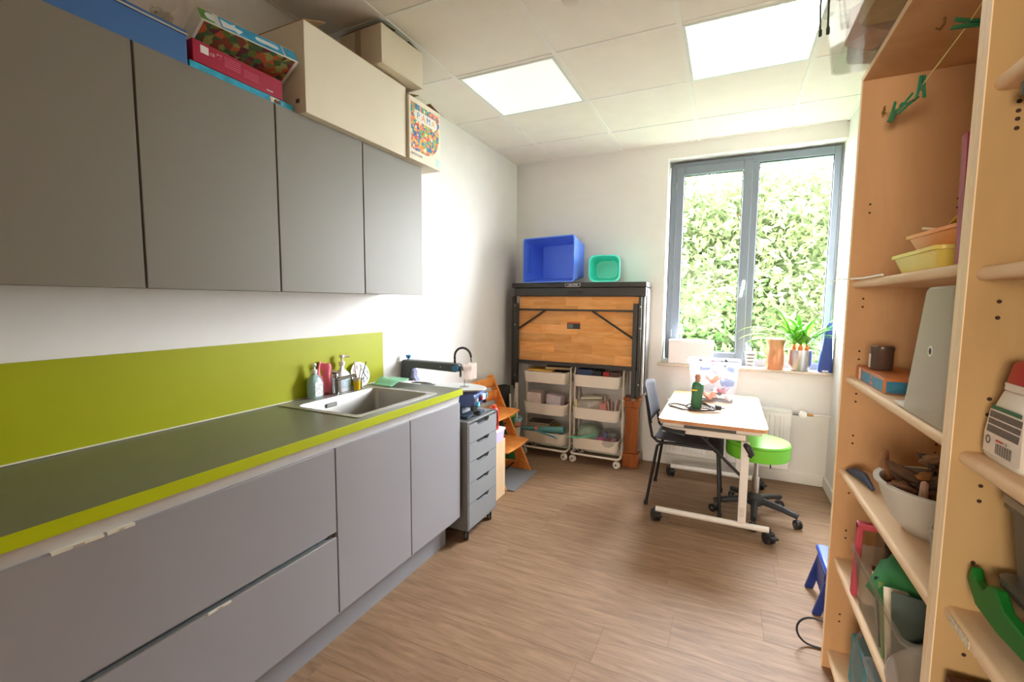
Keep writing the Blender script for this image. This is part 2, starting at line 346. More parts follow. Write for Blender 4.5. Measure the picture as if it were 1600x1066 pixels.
tree(-1.2, 11.5, -3.2, 9.6, 2.4, 'y', 17000, 'tall yellow-green tree at the left edge of the left window pane', 2)
tree(.6, 9.0, -3.2, 4.9, 1.8, 'd', 15000, 'darker bushy tree low in the left window pane', 3, leaf=.15)
tree(.4, 13.5, -3.2, 9.2, 2.4, 'g', 15000, 'tall tree behind, between the two window panes', 4)
tree(4.6, 12.5, -3.2, 8.3, 2.2, 'y', 13000, 'bright tree at the right edge of the right window pane', 5)
tree(2.6, 8.6, -3.2, 4.2, 1.5, 'g', 11000, 'low round shrub-like tree behind the sill plant', 6, leaf=.14)
for k, (fx, fh, lb) in enumerate(((-2.2, 10.6, 'far tree at the left behind the left pane'), (.2, 10.2, 'far tree behind the middle of the left pane'), (1.9, 9.6, 'far tree behind the window mullion'), (3.3, 8.0, 'low far tree under the open sky in the right pane'), (5.0, 9.2, 'far tree at the right side of the right pane'), (6.8, 9.6, 'far tree beyond the right edge of the window'))):
    tree(fx, 19.5+.6*(k % 2), -3.2, fh, 2.2, 'gyg'[k % 3], 5200, lb, 20+k, leaf=.42)
tree(-3.6, 12.5, -3.2, 9.2, 2.5, 'g', 9000, 'tall tree beyond the far left of the window', 8)
# ---------------- upper cabinets ----------------
um = M('#827d74', .5, var=.015, vs=3, spec=.5); lm = M('#99979c', .45, var=.015, vs=3, spec=.5); dark = M('#2b2b2b', .7); cbm = M('#c9c7c3', .6)
UZ0, UZ1, XU = 1.385, 2.069, .30
ysu = [-1.02, -.58, -.14, .30, .74, 1.18, 1.62, 2.062]
ul = ['behind the camera', 'behind the camera, second', 'nearest the camera at the left edge', 'leftmost full door in view', 'second wall cabinet, under the blue and red boxes', 'third wall cabinet, under the long white carton', 'last wall cabinet, nearest the window']
for i in range(2, 7):
    y0, y1 = ysu[i], ysu[i+1]
    t = thing('wall_cabinet', (0, (y0+y1)/2, UZ0), 'grey handleless wall cabinet, '+ul[i], 'cabinet', group='grey wall cabinets above the worktop')
    c = MB(); X1 = XU-.022
    c.box(.0, X1, y0+.0005, y0+.018, UZ0+.004, UZ1-.002); c.box(.0, X1, y1-.018, y1-.0005, UZ0+.004, UZ1-.002)
    c.box(0, X1, y0+.018, y1-.018, UZ0+.004, UZ0+.022); c.box(0, X1, y0+.018, y1-.018, UZ1-.02, UZ1-.002); c.box(0, .008, y0+.018, y1-.018, UZ0+.022, UZ1-.02)
    c.box(.02, X1-.03, y0+.018, y1-.018, 1.72, 1.738)
    c.build('body', M('#a5a29c', .5), t, smooth=False)
    B(XU-.018, XU, y0+.003, y1-.003, UZ0, UZ1).build('door', um, t, bevel=.0015)
# ---------------- base cabinets ----------------
ZD1, ZD0, XB = .807, .162, .537
def base(y0, y1, label, drawers, ta=.846, tb=.846):
    t = thing('base_cabinet', (.25, (y0+y1)/2, 0), label, 'cabinet')
    c = MB(); X1 = XB-.022
    c.box(0, X1, y0+.0005, y0+.018, .14, ta); c.box(0, X1, y1-.018, y1-.0005, .14, tb); c.box(0, X1, y0+.018, y1-.018, .14, .158); c.box(0, .008, y0+.018, y1-.018, .158, .846)
    c.build('body', M('#a9a7a6', .5), t, smooth=False)
    # bright inclined grip rail under the worktop
    g = MB(); g.prism([(XB-.022, .846), (XB-.004, .846), (XB-.012, .800), (XB-.022, .797)], 'y', y0+.0006, y1-.0006)
    g.build('grip_rail', M('#dadada', .4, metal=.3), t, smooth=False)
    if drawers:
        a = B(XB-.018, XB, y0+.003, y1-.003, .489, ZD1).build('drawer', lm, t, bevel=.0015)
        b = B(XB-.018, XB, y0+.003, y1-.003, ZD0, .468).build('drawer', lm, t, bevel=.0015)
        g = MB(); g.box(XB-.0265, XB-.0185, y0+.004, y1-.03, .474, .498); g.box(XB-.018, XB-.001, y0+.004, y1-.045, .4685, .4725)
        g.build('grip_profile', M('#a9b2b8', .25, metal=.7), t, smooth=False)
        # label strips on the drawer edges
        w = M('#e9e4d6', .6); ink = M('#6b665c', .7)
        for nm, (yy0, yy1, z) in enumerate(() if y0 < 0 else ((.415, .507, .8075), (.513, .568, .8075), (.725, .79, .4685))):
            s = MB(); s.box(XB-.0005, XB+.0012, yy0, yy1, z-.006, z+.0005); s.box(XB-.012, XB+.0012, yy0, yy1, z+.0002, z+.0009)
            ss = s.build('label_strip', w, t, smooth=False)
            text('lettering', '||||||||||||||||||'[:[18, 10, 12][nm]], ink, ss, (XB+.0014, (yy0+yy1)/2, z-.0028), .0045, (0, 1, 0), (0, 0, 1), .0001)
    else:
        B(XB-.018, XB, y0+.003, y1-.003, ZD0, ZD1).build('door', lm, t, bevel=.0015)
    return t
base(-.6, .29, 'grey base unit at the bottom left corner, mostly cut off by the frame', True)
base(.295, 1.195, 'wide grey base cabinet with two long handleless drawers', True)
base(1.195, 1.635, 'grey base cabinet with a single door, beside the wide drawers', False, .846, .70)
base(1.635, 2.065, 'grey sink base cabinet at the window end of the run', False, .70, .846)
p = MB(); p.box(.44, .46, -.6, 2.03, 0, .14); tag(p.build('plinth', M('#8f8f94', .5)), 'grey plinth strip running under the base cabinets', 'plinth')
# worktop with a sink cut-out
t = thing('worktop', (.27, .7, .848), 'long grey worktop with a lime green front edge', 'worktop')
SX0, SX1, SY0, SY1 = .03, .505, 1.345, 1.90   # sink flange
cx0, cx1, cy0, cy1 = SX0+.02, SX1-.02, SY0+.02, SY1-.02
w = MB(); Z0, Z1 = .848, .882
w.box(.001, .5455, -.6, cy0, Z0, Z1); w.box(.001, .5455, cy1, 2.071, Z0, Z1); w.box(.001, cx0, cy0, cy1, Z0, Z1); w.box(cx1, .5455, cy0, cy1, Z0, Z1)
w.build('top_surface', M('#6f7160', .34, var=.06, vs=400), t, smooth=False)
B(.5455, .5484, -.6, 2.071, Z0, Z1+.0004).build('front_edge', M('#b9c400', .4), t, bevel=.0008)
B(.001, .5484, 2.071, 2.0735, Z0, Z1).build('end_edge', M('#a7a8a6', .4), t, smooth=False)
t = thing('backsplash', (.006, .7, .884), 'lime green splashback panel behind the worktop', 'splashback')
B(.0005, .012, -.6, 2.06, .8835, 1.171).build('panel', M('#a2a604', .5, spec=.3), t, bevel=.001)
B(.012, .016, -.6, 2.06, .8835, .888).build('sealant', M('#e2dfc8', .4), t, smooth=False)
# sink
t = thing('sink', (.27, 1.62, .883), 'stainless steel inset sink in the worktop', 'sink')
st = M('#b4b1ad', .42, metal=.6, var=.02); cxm, cym = (SX0+SX1)/2, (SY0+SY1)/2
bx, by = (.115+.475)/2, (1.375+1.872)/2; bw, bd_ = .36, .497
s = MB()
outer = rr(SX1-SX0, SY1-SY0, .012, 4, cxm, cym); inner = rr(bw, bd_, .03, 4, bx, by)
L_ = lambda poly, z, f=1: [(x, y, z) for x, y in poly]
s.loft([L_(outer, .8825), L_(outer, .8855), L_(inner, .8850), L_(rr(bw-.004, bd_-.004, .03, 4, bx, by), .88), L_(rr(bw-.012, bd_-.012, .03, 4, bx, by), .73), L_(rr(bw-.05, bd_-.05, .03, 4, bx, by), .715)], cap0=False)
s.build('basin', st, t, ang=30)
o = MB(); o.box(.1215, .1225, 1.535, 1.60, .842, .862); o.build('overflow', M('#55565a', .3, metal=.8), t)
B(.1217, .1235, 1.538, 1.597, .8445, .8595).build('overflow_cover', st, t)
d = MB(); d.lathe([(.038, 0), (.04, .003), (.02, .004), (.0, .002)], (bx, by, .7155), 20); d.build('drain', M('#9a9a98', .3, metal=.9), t)
# tap
chrome = M('#b9b9b9', .12, metal=1)
t = thing('tap', (.068, 1.64, .886), 'chrome single-lever tap behind the sink', 'tap')
b = MB(); b.lathe([(.022, 0), (.022, .006), (.019, .008), (.018, .07), (.0195, .075), (.0195, .10), (.017, .104)], (.068, 1.64, .886), 24); b.build('body', chrome, t)
b = MB(); b.tube([(.075, 1.644, .958), (.10, 1.665, .966), (.14, 1.693, .978), (.15, 1.70, .979)], [.009, .009, .0085, .0085], 12); b.cyl((.148, 1.698, .981), (.150, 1.70, .965), .011); b.build('spout', chrome, t)
b = MB(); b.tube([(.068, 1.64, .988), (.064, 1.642, .997), (.045, 1.648, 1.006)], [.015, .009, .005], 10); b.build('lever', chrome, t)
t = MB(); t.lathe([(.016, 0), (.016, .004), (.008, .006), (.008, .04), (.011, .042), (.011, .055), (.006, .058)], (.07, 1.815, .886), 18)
tag(t.build('waste_knob', chrome), 'small chrome waste control knob beside the yellow cup', 'knob')
# soap bottle
def pump(t, x, y, z, s, mat, ang):
    b = MB(); b.lathe([(.014*s, 0), (.014*s, .018*s), (.006*s, .02*s), (.006*s, .034*s), (.011*s, .036*s), (.011*s, .047*s), (.006*s, .05*s)], (x, y, z), 16)
    b.tube([(x, y, z+.043*s), (x+cos(ang)*.034*s, y+sin(ang)*.034*s, z+.04*s)], [.006*s, .004*s], 8); b.build('pump', mat, t)
x, y = .048, 1.535
t = thing('soap_bottle', (x, y, .886), 'pale blue liquid soap bottle with white pump on the sink edge', 'bottle')
b = MB(); b.loft([ring(.05, .074, .022, z, x, y) if q == 1 else ring(.05*q, .074*q, .022*q, z, x, y) for z, q in ((.886, .92), (.89, 1), (.955, 1.0), (.975, .92), (.990, .6), (.997, .34), (1.003, .34))]); b.build('bottle_body', M('#b4d8d6', .2, trans=.3), t)
b = MB(); b.prism(rr(.046, .07, .008, 3, y+.004, .93), 'x', x+.0252, x+.0262); b.build('label', M('#e9f0ef', .3, var=.3, vs=70), t, label='white and silver printed label')
pump(t, x, y, 1.003, 1, M('#eef0ee', .3), -.6)
# pink cloth over an upright shape
t = MB(); x, y = .04, 1.615
def f(u, v):
    yy = 1.572+.095*u; top = 1.03+.022*sin(u*pi*1.3+.8)+(.02 if u > .5 else 0)*(1-abs(u-.75)*2); z = .8865+(top-.8865)*v
    return (.026+.012*sin(u*9+v*2)+.008*sin(v*7), yy+.012*(1-v)*(u-.5), z)
t.sheet(f, 14, 12); tag(t.build('pink_cloth', M('#ee7f8c', .8, var=.06), thick=.006, ang=60), 'pink folded cloth standing against the splashback by the tap', 'cloth')
# white spray bottle
x, y = .042, 1.715
t = thing('cleaner_bottle', (x, y, .886), 'milky white cleaner bottle with pump behind the tap', 'bottle')
b = MB(); b.loft([ring(.05*q, .078*q, .012*q, z, x, y) for z, q in ((.886, .95), (.89, 1), (.968, 1), (.985, .75), (1.0, .28), (1.02, .26))]); b.build('bottle_body', M('#e6e9ec', .3, trans=.2), t)
b = MB(); b.box(x+.0253, x+.026, y-.02, y+.03, .905, .95); b.build('label', M('#bcd4e4', .4, var=.3, vs=90), t)
pump(t, x, y, 1.02, 1.1, M('#f0e8e2', .3), .9)
# yellow cup with brushes
x, y = .083, 1.775
t = thing('yellow_cup', (x, y, .886), 'small yellow cup holding brushes between the white bottle and chrome knob', 'cup')
b = MB(); b.lathe([(.016, 0), (.0195, .062), (.0175, .062), (.0145, .004)], (x, y, .886), 20); b.build('cup_body', M('#f0c800', .35), t)
b = MB(); b.lathe([(.0196, .048), (.0205, .063), (.0172, .063)], (x, y, .886), 20, False, False); b.build('cup_rim', M('#c4b49a', .5), t)
for nm, c, dx, dy, ln, r in (('dark thin brush leaning out of the yellow cup', '#4a4a4c', .02, .045, .075, .0022), ('pink toothbrush standing in the yellow cup', '#e08a94', -.005, -.01, .085, .003), ('pale wooden brush in the yellow cup', '#d9b890', .012, .018, .055, .003)):
    br = thing('paintbrush', (x, y, .892), nm, 'brush'); q = MB(); e = Vector((x+dx, y+dy, .945+ln)); q.tube([(x+dx*.1, y+dy*.1, .893), tuple(e)], [r, r], 8); q.build('handle', M(c, .4), br)
    q = MB(); d_ = (e-Vector((x+dx*.1, y+dy*.1, .893))).normalized(); q.tube([tuple(e), tuple(e+d_*.012)], [r*1.5, r*.8], 8); q.build('bristle_head', M('#6b5a50' if c == '#4a4a4c' else '#f3e6e0', .8), br)
# white paint palette leaning
t = thing('paint_palette', (.03, 1.845, .886), 'round white paint palette leaning on the splashback', 'palette')
b = MB(); b.M = Matrix.Translation((.036, 1.845, .955)) @ Matrix.Rotation(radians(76), 4, 'Y')
b.lathe([(.058, -.002), (.066, .002), (.066, .006), (.058, .006), (.05, .003), (.0, .003)], (0, 0, 0), 32); b.build('plate', M('#e9edf0', .3), t)
for k in range(8):
    q = MB(); q.M = b.M; a = k*pi/4; q.lathe([(.0, .0045), (.011, .0052), (.0135, .0085), (.0145, .0085), (.0145, .003)], (.042*cos(a), .042*sin(a), 0), 14, cap1=False); q.build('well', M('#dfe4e8', .3), t)
# green sponge cloth on the worktop
t = MB()
def f(u, v):
    return (.06+.13*v+.02*u, 1.905+.14*u, .8885+.034*abs(sin(u*pi*1.15-.35))**1.5*(1-.4*v)+.05*max(0, u-.7)*1.6)
t.sheet(f, 16, 8); tag(t.build('green_cloth', M('#9ee2c0', .8, var=.05), thick=.004, ang=60), 'mint green sponge cloth lying curled beside the sink', 'cloth')
# ---------------- things on the wall cabinets ----------------
ZT = UZ1+.0005
t = thing('blue_box', (.15, .45, ZT), 'long flat blue box on top of the leftmost wall cabinets', 'box')
B(.02, .296, -.1, .888, ZT, ZT+.085).build('box_base', M('#3f6fae', .5, var=.03), t, bevel=.002)
B(.018, .298, -.1, .890, ZT+.0855, ZT+.10).build('lid', M('#35609c', .5, var=.03), t, bevel=.002)
B(.298, .2995, -.1, .89, ZT+.086, ZT+.091).build('lid_edge', M('#b9b5a6', .5), t, smooth=False)
t = thing('teal_game_box', (.15, 1.05, ZT), 'flat turquoise printed box lying under the red box', 'box')
B(.03, .297, .893, 1.262, ZT, ZT+.021).build('box_body', M('#1fa3c8', .5, var=.3, vs=25), t, bevel=.001)
B(.2972, .2978, 1.165, 1.215, ZT+.002, ZT+.018).build('picture_print', bits(['#d9b38a', '#5a3a22', '#e7d6b4', '#2a8aa8'], 90), t, smooth=False)
t = thing('red_game_box', (.15, 1.06, ZT+.0215), 'crimson box with small white print, on the turquoise box', 'box')
B(.035, .300, .902, 1.215, ZT+.0215, ZT+.088).build('box_body', M('#a5103a', .4, var=.03), t, bevel=.0015)
wp = M('#e8dfe0', .5)
q = MB(); q.box(.3003, .3007, .925, .95, ZT+.055, ZT+.078); q.build('white_sticker', wp, t, smooth=False)
text('lettering', 'CE', wp, t, (.3006, .962, ZT+.063), .012, (0, 1, 0), (0, 0, 1), .0001)
text('lettering', '0 * T\n. . :', wp, t, (.3006, .984, ZT+.067), .008, (0, 1, 0), (0, 0, 1), .0001)
pk = M('#c95a78', .5)
for k in range(5): B(.3003, .3006, 1.0, 1.055, ZT+.046+k*.007, ZT+.0485+k*.007).build('print_line', pk, t, smooth=False)
for k in range(4): B(.3003, .3006, 1.065, 1.12, ZT+.042+k*.007, ZT+.0442+k*.007).build('print_line', pk, t, smooth=False)
B(.3003, .3006, 1.15, 1.175, ZT+.033, ZT+.036).build('print_line', wp, t, smooth=False)
# picture game box lying across (tilted)
t = thing('toy_carton', (.2, 1.1, ZT+.09), 'long thin blue and white printed carton lying tilted on the red box', 'box')
Mx = Matrix.Translation((.262, 1.095, ZT+.152)) @ Matrix.Rotation(radians(-4), 4, 'Z') @ Matrix.Rotation(radians(3), 4, 'X') @ Matrix.Rotation(radians(-28), 4, 'Y')
q = MB(); q.M = Mx; q.box(-.06, .06, -.168, .168, -.026, .026); q.build('carton', M('#d9d8d0', .45, var=.08, vs=20), t, bevel=.002)
q = MB(); q.M = Mx; q.box(.0603, .0608, -.105, .112, -.022, .022); q.build('front_print', M('#2f9fd0', .4, var=.35, vs=30), t, smooth=False)
q = MB(); q.M = Mx; q.prism(rr(.085, .018, .009, 4, .055, 0), 'x', .0609, .0614); q.build('title_oval', M('#e4eef2', .4, var=.1, vs=90), t)
q = MB(); q.M = Mx; q.prism([(-.1, -.018), (-.06, -.012), (-.05, -.02), (-.03, 0), (-.055, .004), (-.05, .018), (-.07, .006), (-.1, .014)], 'x', .0609, .0614); q.build('white_figure', M('#e8eef0', .4), t, smooth=False)
q = MB(); q.M = Mx; q.box(-.057, .058, -.158, .155, -.0266, -.0261); q.build('bottom_print', bits(['#5d6b2c', '#a8502a', '#7a3a24', '#3c5a34', '#8c8a4a', '#5a2430'], 45), t, smooth=False)
for k, (a, b) in enumerate(((-.166, -.125), (.12, .166))):
    q = MB(); q.M = Mx; q.box(.0609, .0614, a, b, -.02, .02); q.build('end_print', M(['#4f8a3c', '#3a9fc4'][k], .4, var=.4, vs=60), t, smooth=False)
q = MB(); q.M = Mx; q.prism(rr(.03, .028, .013, 5, -.135, .0), 'x', .0615, .0619); q.build('round_emblem', M('#dfe4ea', .4, var=.2, vs=200), t)
# clear crumpled bag end behind it
q = MB()
def f(u, v): a = u*2*pi; rr_ = .03+.012*sin(5*a+v*4); return (.20+rr_*cos(a)*(1-v*.2), .845+.05*v, ZT+.136+rr_*sin(a))
q.sheet(f, 20, 4); tag(q.build('plastic_bag', clear('#e8e6da', .4, .2, .2)), 'crumpled clear plastic bag on the end of the blue box', 'bag')
# long white carton
cream = M('#e9dfcb', .7, var=.02); cream2 = M('#cfc0aa', .7, var=.03); crd = M('#a5825a', .8, var=.06)
def carton(name, label, x0, x1, y0, y1, z0, z1, m1, tape=None, flaps=(), rot=0, inner=crd):
    cx, cy = (x0+x1)/2, (y0+y1)/2; t = thing(name, (cx, cy, z0), label, 'box'); R = Matrix.Translation((cx, cy, 0)) @ Matrix.Rotation(rot, 4, 'Z') @ Matrix.Translation((-cx, -cy, 0)); w = .004
    q = MB(); q.M = R; q.box(x0, x0+w, y0, y1, z0, z1); q.box(x1-w, x1, y0, y1, z0, z1); q.box(x0+w, x1-w, y0, y0+w, z0, z1); q.box(x0+w, x1-w, y1-w, y1, z0, z1); q.box(x0+w, x1-w, y0+w, y1-w, z0, z0+w); q.build('carton_body', m1, t, bevel=.001)
    for side, ang, ln in flaps:
        f = MB()
        a = radians(ang)
        if side in 'xX':
            X = x0 if side == 'x' else x1; s_ = 1 if side == 'x' else -1; d = Vector((s_*cos(a), 0, sin(a))); n = Vector((-s_*sin(a), 0, cos(a)))*.003
            p = [Vector((X, y0+.004, z1)), Vector((X, y1-.004, z1))]
        else:
            Y = y0 if side == 'y' else y1; s_ = 1 if side == 'y' else -1; d = Vector((0, s_*cos(a), sin(a))); n = Vector((0, -s_*sin(a), cos(a)))*.003
            p = [Vector((x0+.004, Y, z1)), Vector((x1-.004, Y, z1))]
        v = [p[0], p[1], p[1]+d*ln, p[0]+d*ln]; f.M = R; f.loft([[tuple(k) for k in v], [tuple(k+n) for k in v]]); f.build('flap', inner, t, smooth=False)
    if tape:
        q = MB(); q.M = R; q.box(tape[0], tape[1], y0-.0006, y0-.0001, z0+.002, z1-.002); q.build('tape', M('#b8a283', .3), t, smooth=False)
    return t
t = carton('long_carton', 'long plain cream carton on the wall cabinets, the largest box there', .03, .338, 1.285, 1.885, ZT, 2.405, cream, flaps=(('y', 22, .12), ('Y', 3, .12), ('X', 2, .13)))
B(.285, .305, 1.2842, 1.2847, ZT+.04, ZT+.055).build('barcode', M('#6b5f52', .6, var=.6, vs=300), t, smooth=False)
carton('upper_carton', 'cream cardboard box with brown tape resting on the long carton under the ceiling', .13, .385, 1.67, 1.96, 2.417, 2.585, M('#ddd0ba', .7, var=.03), tape=(.225, .262), flaps=(('y', 8, .1), ('Y', 6, .1)), rot=radians(-2), inner=M('#6b5238', .8))
t = carton('toy_bead_carton', 'square cream box printed with coloured beads at the window end of the wall cabinets', .09, .352, 1.892, 2.165, ZT, 2.375, M('#ece2cf', .6, var=.01), flaps=(('y', 16, .09), ('Y', 14, .09)), inner=M('#8a6238', .8))
X = .3524
poly = [(1.905, 2.35), (2.148, 2.352), (2.150, 2.29)]+[(2.02+.128*cos(a), 2.235+.118*sin(a)) for a in [radians(25-10*k) for k in range(0, 14)]]+[(1.945, 2.118), (1.905, 2.125)]
q = MB(); q.prism(poly, 'x', X, X+.0005); q.build('bead_print', bits(['#d9483b', '#f08a3c', '#f2c14e', '#2f7fb8', '#2a9d8f', '#e8806a', '#f5e3b8', '#3c5fa8', '#7fb85a', '#f2a45e'], 75), t, smooth=False)
q = MB(); q.prism(rr(.20, .052, .026, 6, 2.03, 2.295), 'x', X+.0006, X+.001); q.build('title_plate', M('#f1ece0', .5), t)
for k, (ch, c) in enumerate(zip('PAMA', ('#3a8fb0', '#e8885a', '#4a6fb0', '#e0a040'))): text('lettering', ch, M(c, .5), t, (X+.0013, 1.965+.043*k, 2.295), .045, (0, 1, 0), (0, 0, 1), .0002)
text('lettering', 'MEDIUM', M('#4a4038', .6), t, (X+.0005, 1.95, 2.098), .018, (0, 1, 0), (0, 0, 1), .0002, 1.5)
B(X, X+.0005, 2.115, 2.152, 2.085, 2.125).build('corner_print', M('#b5d8d0', .5, var=.15, vs=80), t, smooth=False)
# ---------------- rolling drawer unit ----------------
t = thing('drawer_unit', (.3, 2.26, 0), 'grey metal-look rolling drawer unit at the window end of the worktop', 'drawer unit')
gm2 = M('#7f8183', .45, var=.02); YA, YZ, XA = 2.095, 2.44, .565
c = MB(); c.box(.02, XA, YA, YA+.012, .065, .69); c.box(.02, XA, YZ-.012, YZ, .065, .69); c.box(.02, XA, YA+.012, YZ-.012, .678, .69); c.box(.02, XA, YA+.012, YZ-.012, .065, .077); c.box(.02, .03, YA+.012, YZ-.012, .077, .678)
c.build('body', gm2, t, bevel=.002)
zs = [.082, .218, .338, .458, .566, .674]
for a, b in zip(zs, zs[1:]):
    m_ = (YA+YZ)/2; y0, y1 = YA+.014, YZ-.014; b -= .004
    q = MB(); q.prism([(y0, a), (y1, a), (y1, b), (m_+.075, b), (m_+.055, b-.02), (m_-.055, b-.02), (m_-.075, b), (y0, b)], 'x', XA-.014, XA+.002)
    d = q.build('drawer', M('#8d8f91', .42, var=.02), t, smooth=False)
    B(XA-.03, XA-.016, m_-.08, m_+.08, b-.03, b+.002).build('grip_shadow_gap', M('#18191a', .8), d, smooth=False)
def caster(t, x, y, r=.024, c='#1f1f20', top=.065, ang=0, hub='#8a8a8c', w=.02):
    q = MB(); q.M = Matrix.Translation((x, y, 0)) @ Matrix.Rotation(ang, 4, 'Z')
    q.cyl((-w/2-.003, 0, r), (-w/2+.006, 0, r), r, n=20); q.cyl((w/2-.006, 0, r), (w/2+.003, 0, r), r, n=20); wh = q.build('caster', M(c, .4), t)
    q = MB(); q.M = Matrix.Translation((x, y, 0)) @ Matrix.Rotation(ang, 4, 'Z'); q.cyl((-w/2-.005, 0, r), (w/2+.005, 0, r), r*.35, n=12); q.cyl((0, .012, r*1.2), (0, .012, top), .006, n=10); q.box(-w/2+.007, w/2-.007, -.012, .018, r*.8, r*1.9); q.build('hub', M(hub, .3, metal=.6), wh)
for x in (.07, .535):
    for y in (2.13, 2.405): caster(t, x, y, .024, ang=.4)
# ---------------- scroll saw on the drawer unit ----------------
YS = 2.25
t = thing('scroll_saw', (.32, YS, .691), 'dark grey scroll saw with round pale table on the rolling drawer unit', 'saw')
cs = M('#54585a', .5, var=.03); bl = M('#4f6296', .4)
q = MB(); q.box(.08, .53, YS-.10, YS+.10, .691, .705); q.loft([ring(.36, .13, .02, .705, .29, YS), ring(.30, .09, .02, .78, .28, YS), ring(.26, .07, .02, .845, .27, YS)]); q.build('base', M('#2f4254', .45), t, bevel=.003)
q = MB(); poly = [(.0, .862), (.012, .968)]+[(.03+.02*cos(a), .972+.018*sin(a)) for a in [pi-.2-k*.35 for k in range(5)]]+[(.405, .988), (.425, .98), (.425, .945), (.40, .938), (.10, .945), (.082, .935), (.07, .88), (.095, .862)]
q.prism(poly, 'y', YS-.026, YS+.026); q.build('upper_arm', cs, t, bevel=.005, seg=2)
q = MB(); q.prism([(.083, .936), (.072, .88), (.098, .8635), (.12, .862), (.098, .89), (.1, .92)], 'y', YS-.018, YS+.018); q.build('blue_grey_inner_curve', M('#9a9ec0', .35), t)
q = MB(); q.lathe([(.028, 0), (.028, .006)], (0, 0, 0), 20); 
q = MB(); q.M = Matrix.Translation((.408, YS-.03, .962)) @ Matrix.Rotation(radians(90), 4, 'X'); q.lathe([(.019, -.004), (.019, .006), (.012, .01)], (0, 0, 0), 20); q.build('tension_knob', M('#3d86b0', .4), t)
q = MB(); q.lathe([(.006, 0), (.006, .02), (.016, .028), (.016, .034)], (.045, YS, .985), 12); q.M = Matrix.Identity(4); q.box(.03, .06, YS-.004, YS+.004, 1.0, 1.018); q.build('adjuster_knob', M('#2f8cc8', .4), t)
q = MB(); q.cyl((.425, YS, .962), (.455, YS, .962), .014); q.cyl((.455, YS, .962), (.475, YS, .962), .009); q.cyl((.435, YS-.012, .92), (.435, YS-.012, .99), .004); q.cyl((.475, YS, .965), (.495, YS, .96), .012); q.build('blade_clamp', M('#8a8b8d', .3, metal=.8), t)
q = MB(); q.box(.43, .438, YS-.022, YS-.012, .912, .955); q.build('holder_pin', M('#2b2b2c', .5), t, bevel=.002)
q = MB(); q.box(.4495, .4505, YS-.002, YS+.002, .846, .962); q.build('blade', M('#4c4c50', .3, metal=.9), t, smooth=False)
q = MB(); q.tube([(.39, YS, .98)]+[(.44-.055*cos(a), YS, 1.03+.052*sin(a)) for a in [k*pi/14 for k in range(15)]]+[(.497, YS, 1.0)], .0035, 8)
hz = q.build('air_hose', M('#232323', .6), t)
hp = [Vector((.385, YS, .985)), Vector((.385, YS, 1.01))]+[Vector((.44-.055*cos(a), YS, 1.03+.052*sin(a))) for a in [k*pi/22 for k in range(23)]]
q = MB()
for a, b in zip(hp, hp[1:]): 
    m_ = a.lerp(b, .5); q.tube([tuple(a), tuple(m_), tuple(b)], [.0055, .0075, .0055], 8)
q.build('hose_segments', M('#232323', .6), hz)
q = MB(); q.box(.46, .515, YS-.03, YS-.0285, .905, .995); q.box(.46, .515, YS+.0285, YS+.03, .905, .995); q.box(.515, .5165, YS-.03, YS+.03, .905, .995); q.build('blade_guard', clear('#fff4ee', .3, .1), t, smooth=False)
q = MB(); q.M = Matrix.Translation((.42, YS, .846)); el = [(.17*cos(a)-.0, .105*sin(a)) for a in [2*pi*k/40 for k in range(40)]]; el = [(max(x, -.16), y) for x, y in el]; q.loft([[(x, y, 0) for x, y in el], [(x, y, .008) for x, y in el]]); q.build('table', M('#d6d8d6', .3, metal=.2), t, bevel=.002)
q = MB(); q.M = Matrix.Translation((.45, YS, .8545)); q.lathe([(.028, 0), (.028, .001), (.0, .0015)], (0, 0, 0), 24); q.build('table_insert', M('#8f9090', .4), t)
q = MB(); q.M = Matrix.Translation((.20, YS-.075, .866)) @ Matrix.Rotation(.15, 4, 'Z'); q.loft([[(x, y*.3, z) for x, y, z in ring(.13*a, .10*a, .03, zz)] for a, zz in ((1, 0), (1, .003), (.6, .007))]); q.build('hold_down_foot', M('#6f705e', .5), t)
q = MB(); q.M = Matrix.Translation((.50, YS-.02, .79)) @ Matrix.Rotation(.15, 4, 'Z'); q.box(-.04, .055, -.075, .11, -.035, .04); q.build('control_box', bl, t, bevel=.01)
q = MB(); q.cyl((.555, YS-.085, .755), (.575, YS-.09, .755), .018); q.cyl((.552, YS-.06, .725), (.585, YS-.055, .72), .014); q.build('locking_knob', M('#1c1d22', .45), t)
for k, (yy, zz, c, s_) in enumerate(((.03, .80, '#e8f2f8', .022), (.005, .795, '#b8284a', .012), (.075, .80, '#2f88a8', .016), (-.05, .77, '#6fd0ea', .014), (-.07, .80, '#d8dde6', .01), (.06, .77, '#22283a', .012))):
    q = MB(); q.M = Matrix.Translation((.561+yy*-.15, YS+yy, zz)) @ Matrix.Rotation(.15, 4, 'Z') @ Matrix.Rotation(.3*k, 4, 'X'); q.box(-.006, .010, -s_, s_, -s_*.8, s_*.8); q.build(['indicator_label', 'power_switch', 'speed_dial', 'wing_knob', 'hose_fitting', 'socket'][k], M(c, .35), t, bevel=.003)
text('lettering', '||||||', M('#e6e6e6', .4), t, (.30, YS-.0265, .964), .010, (1, 0, 0), (0, 0, 1), .0002, .6)
q = MB(); q.tube([(.53, 2.20, .70), (.545, 2.22, .697), (.555, 2.30, .696), (.56, 2.40, .70), (.567, 2.445, .68), (.565, 2.455, .60), (.55, 2.46, .57)], .004, 8); q.build('power_cable', M('#2a2a2b', .5), t)
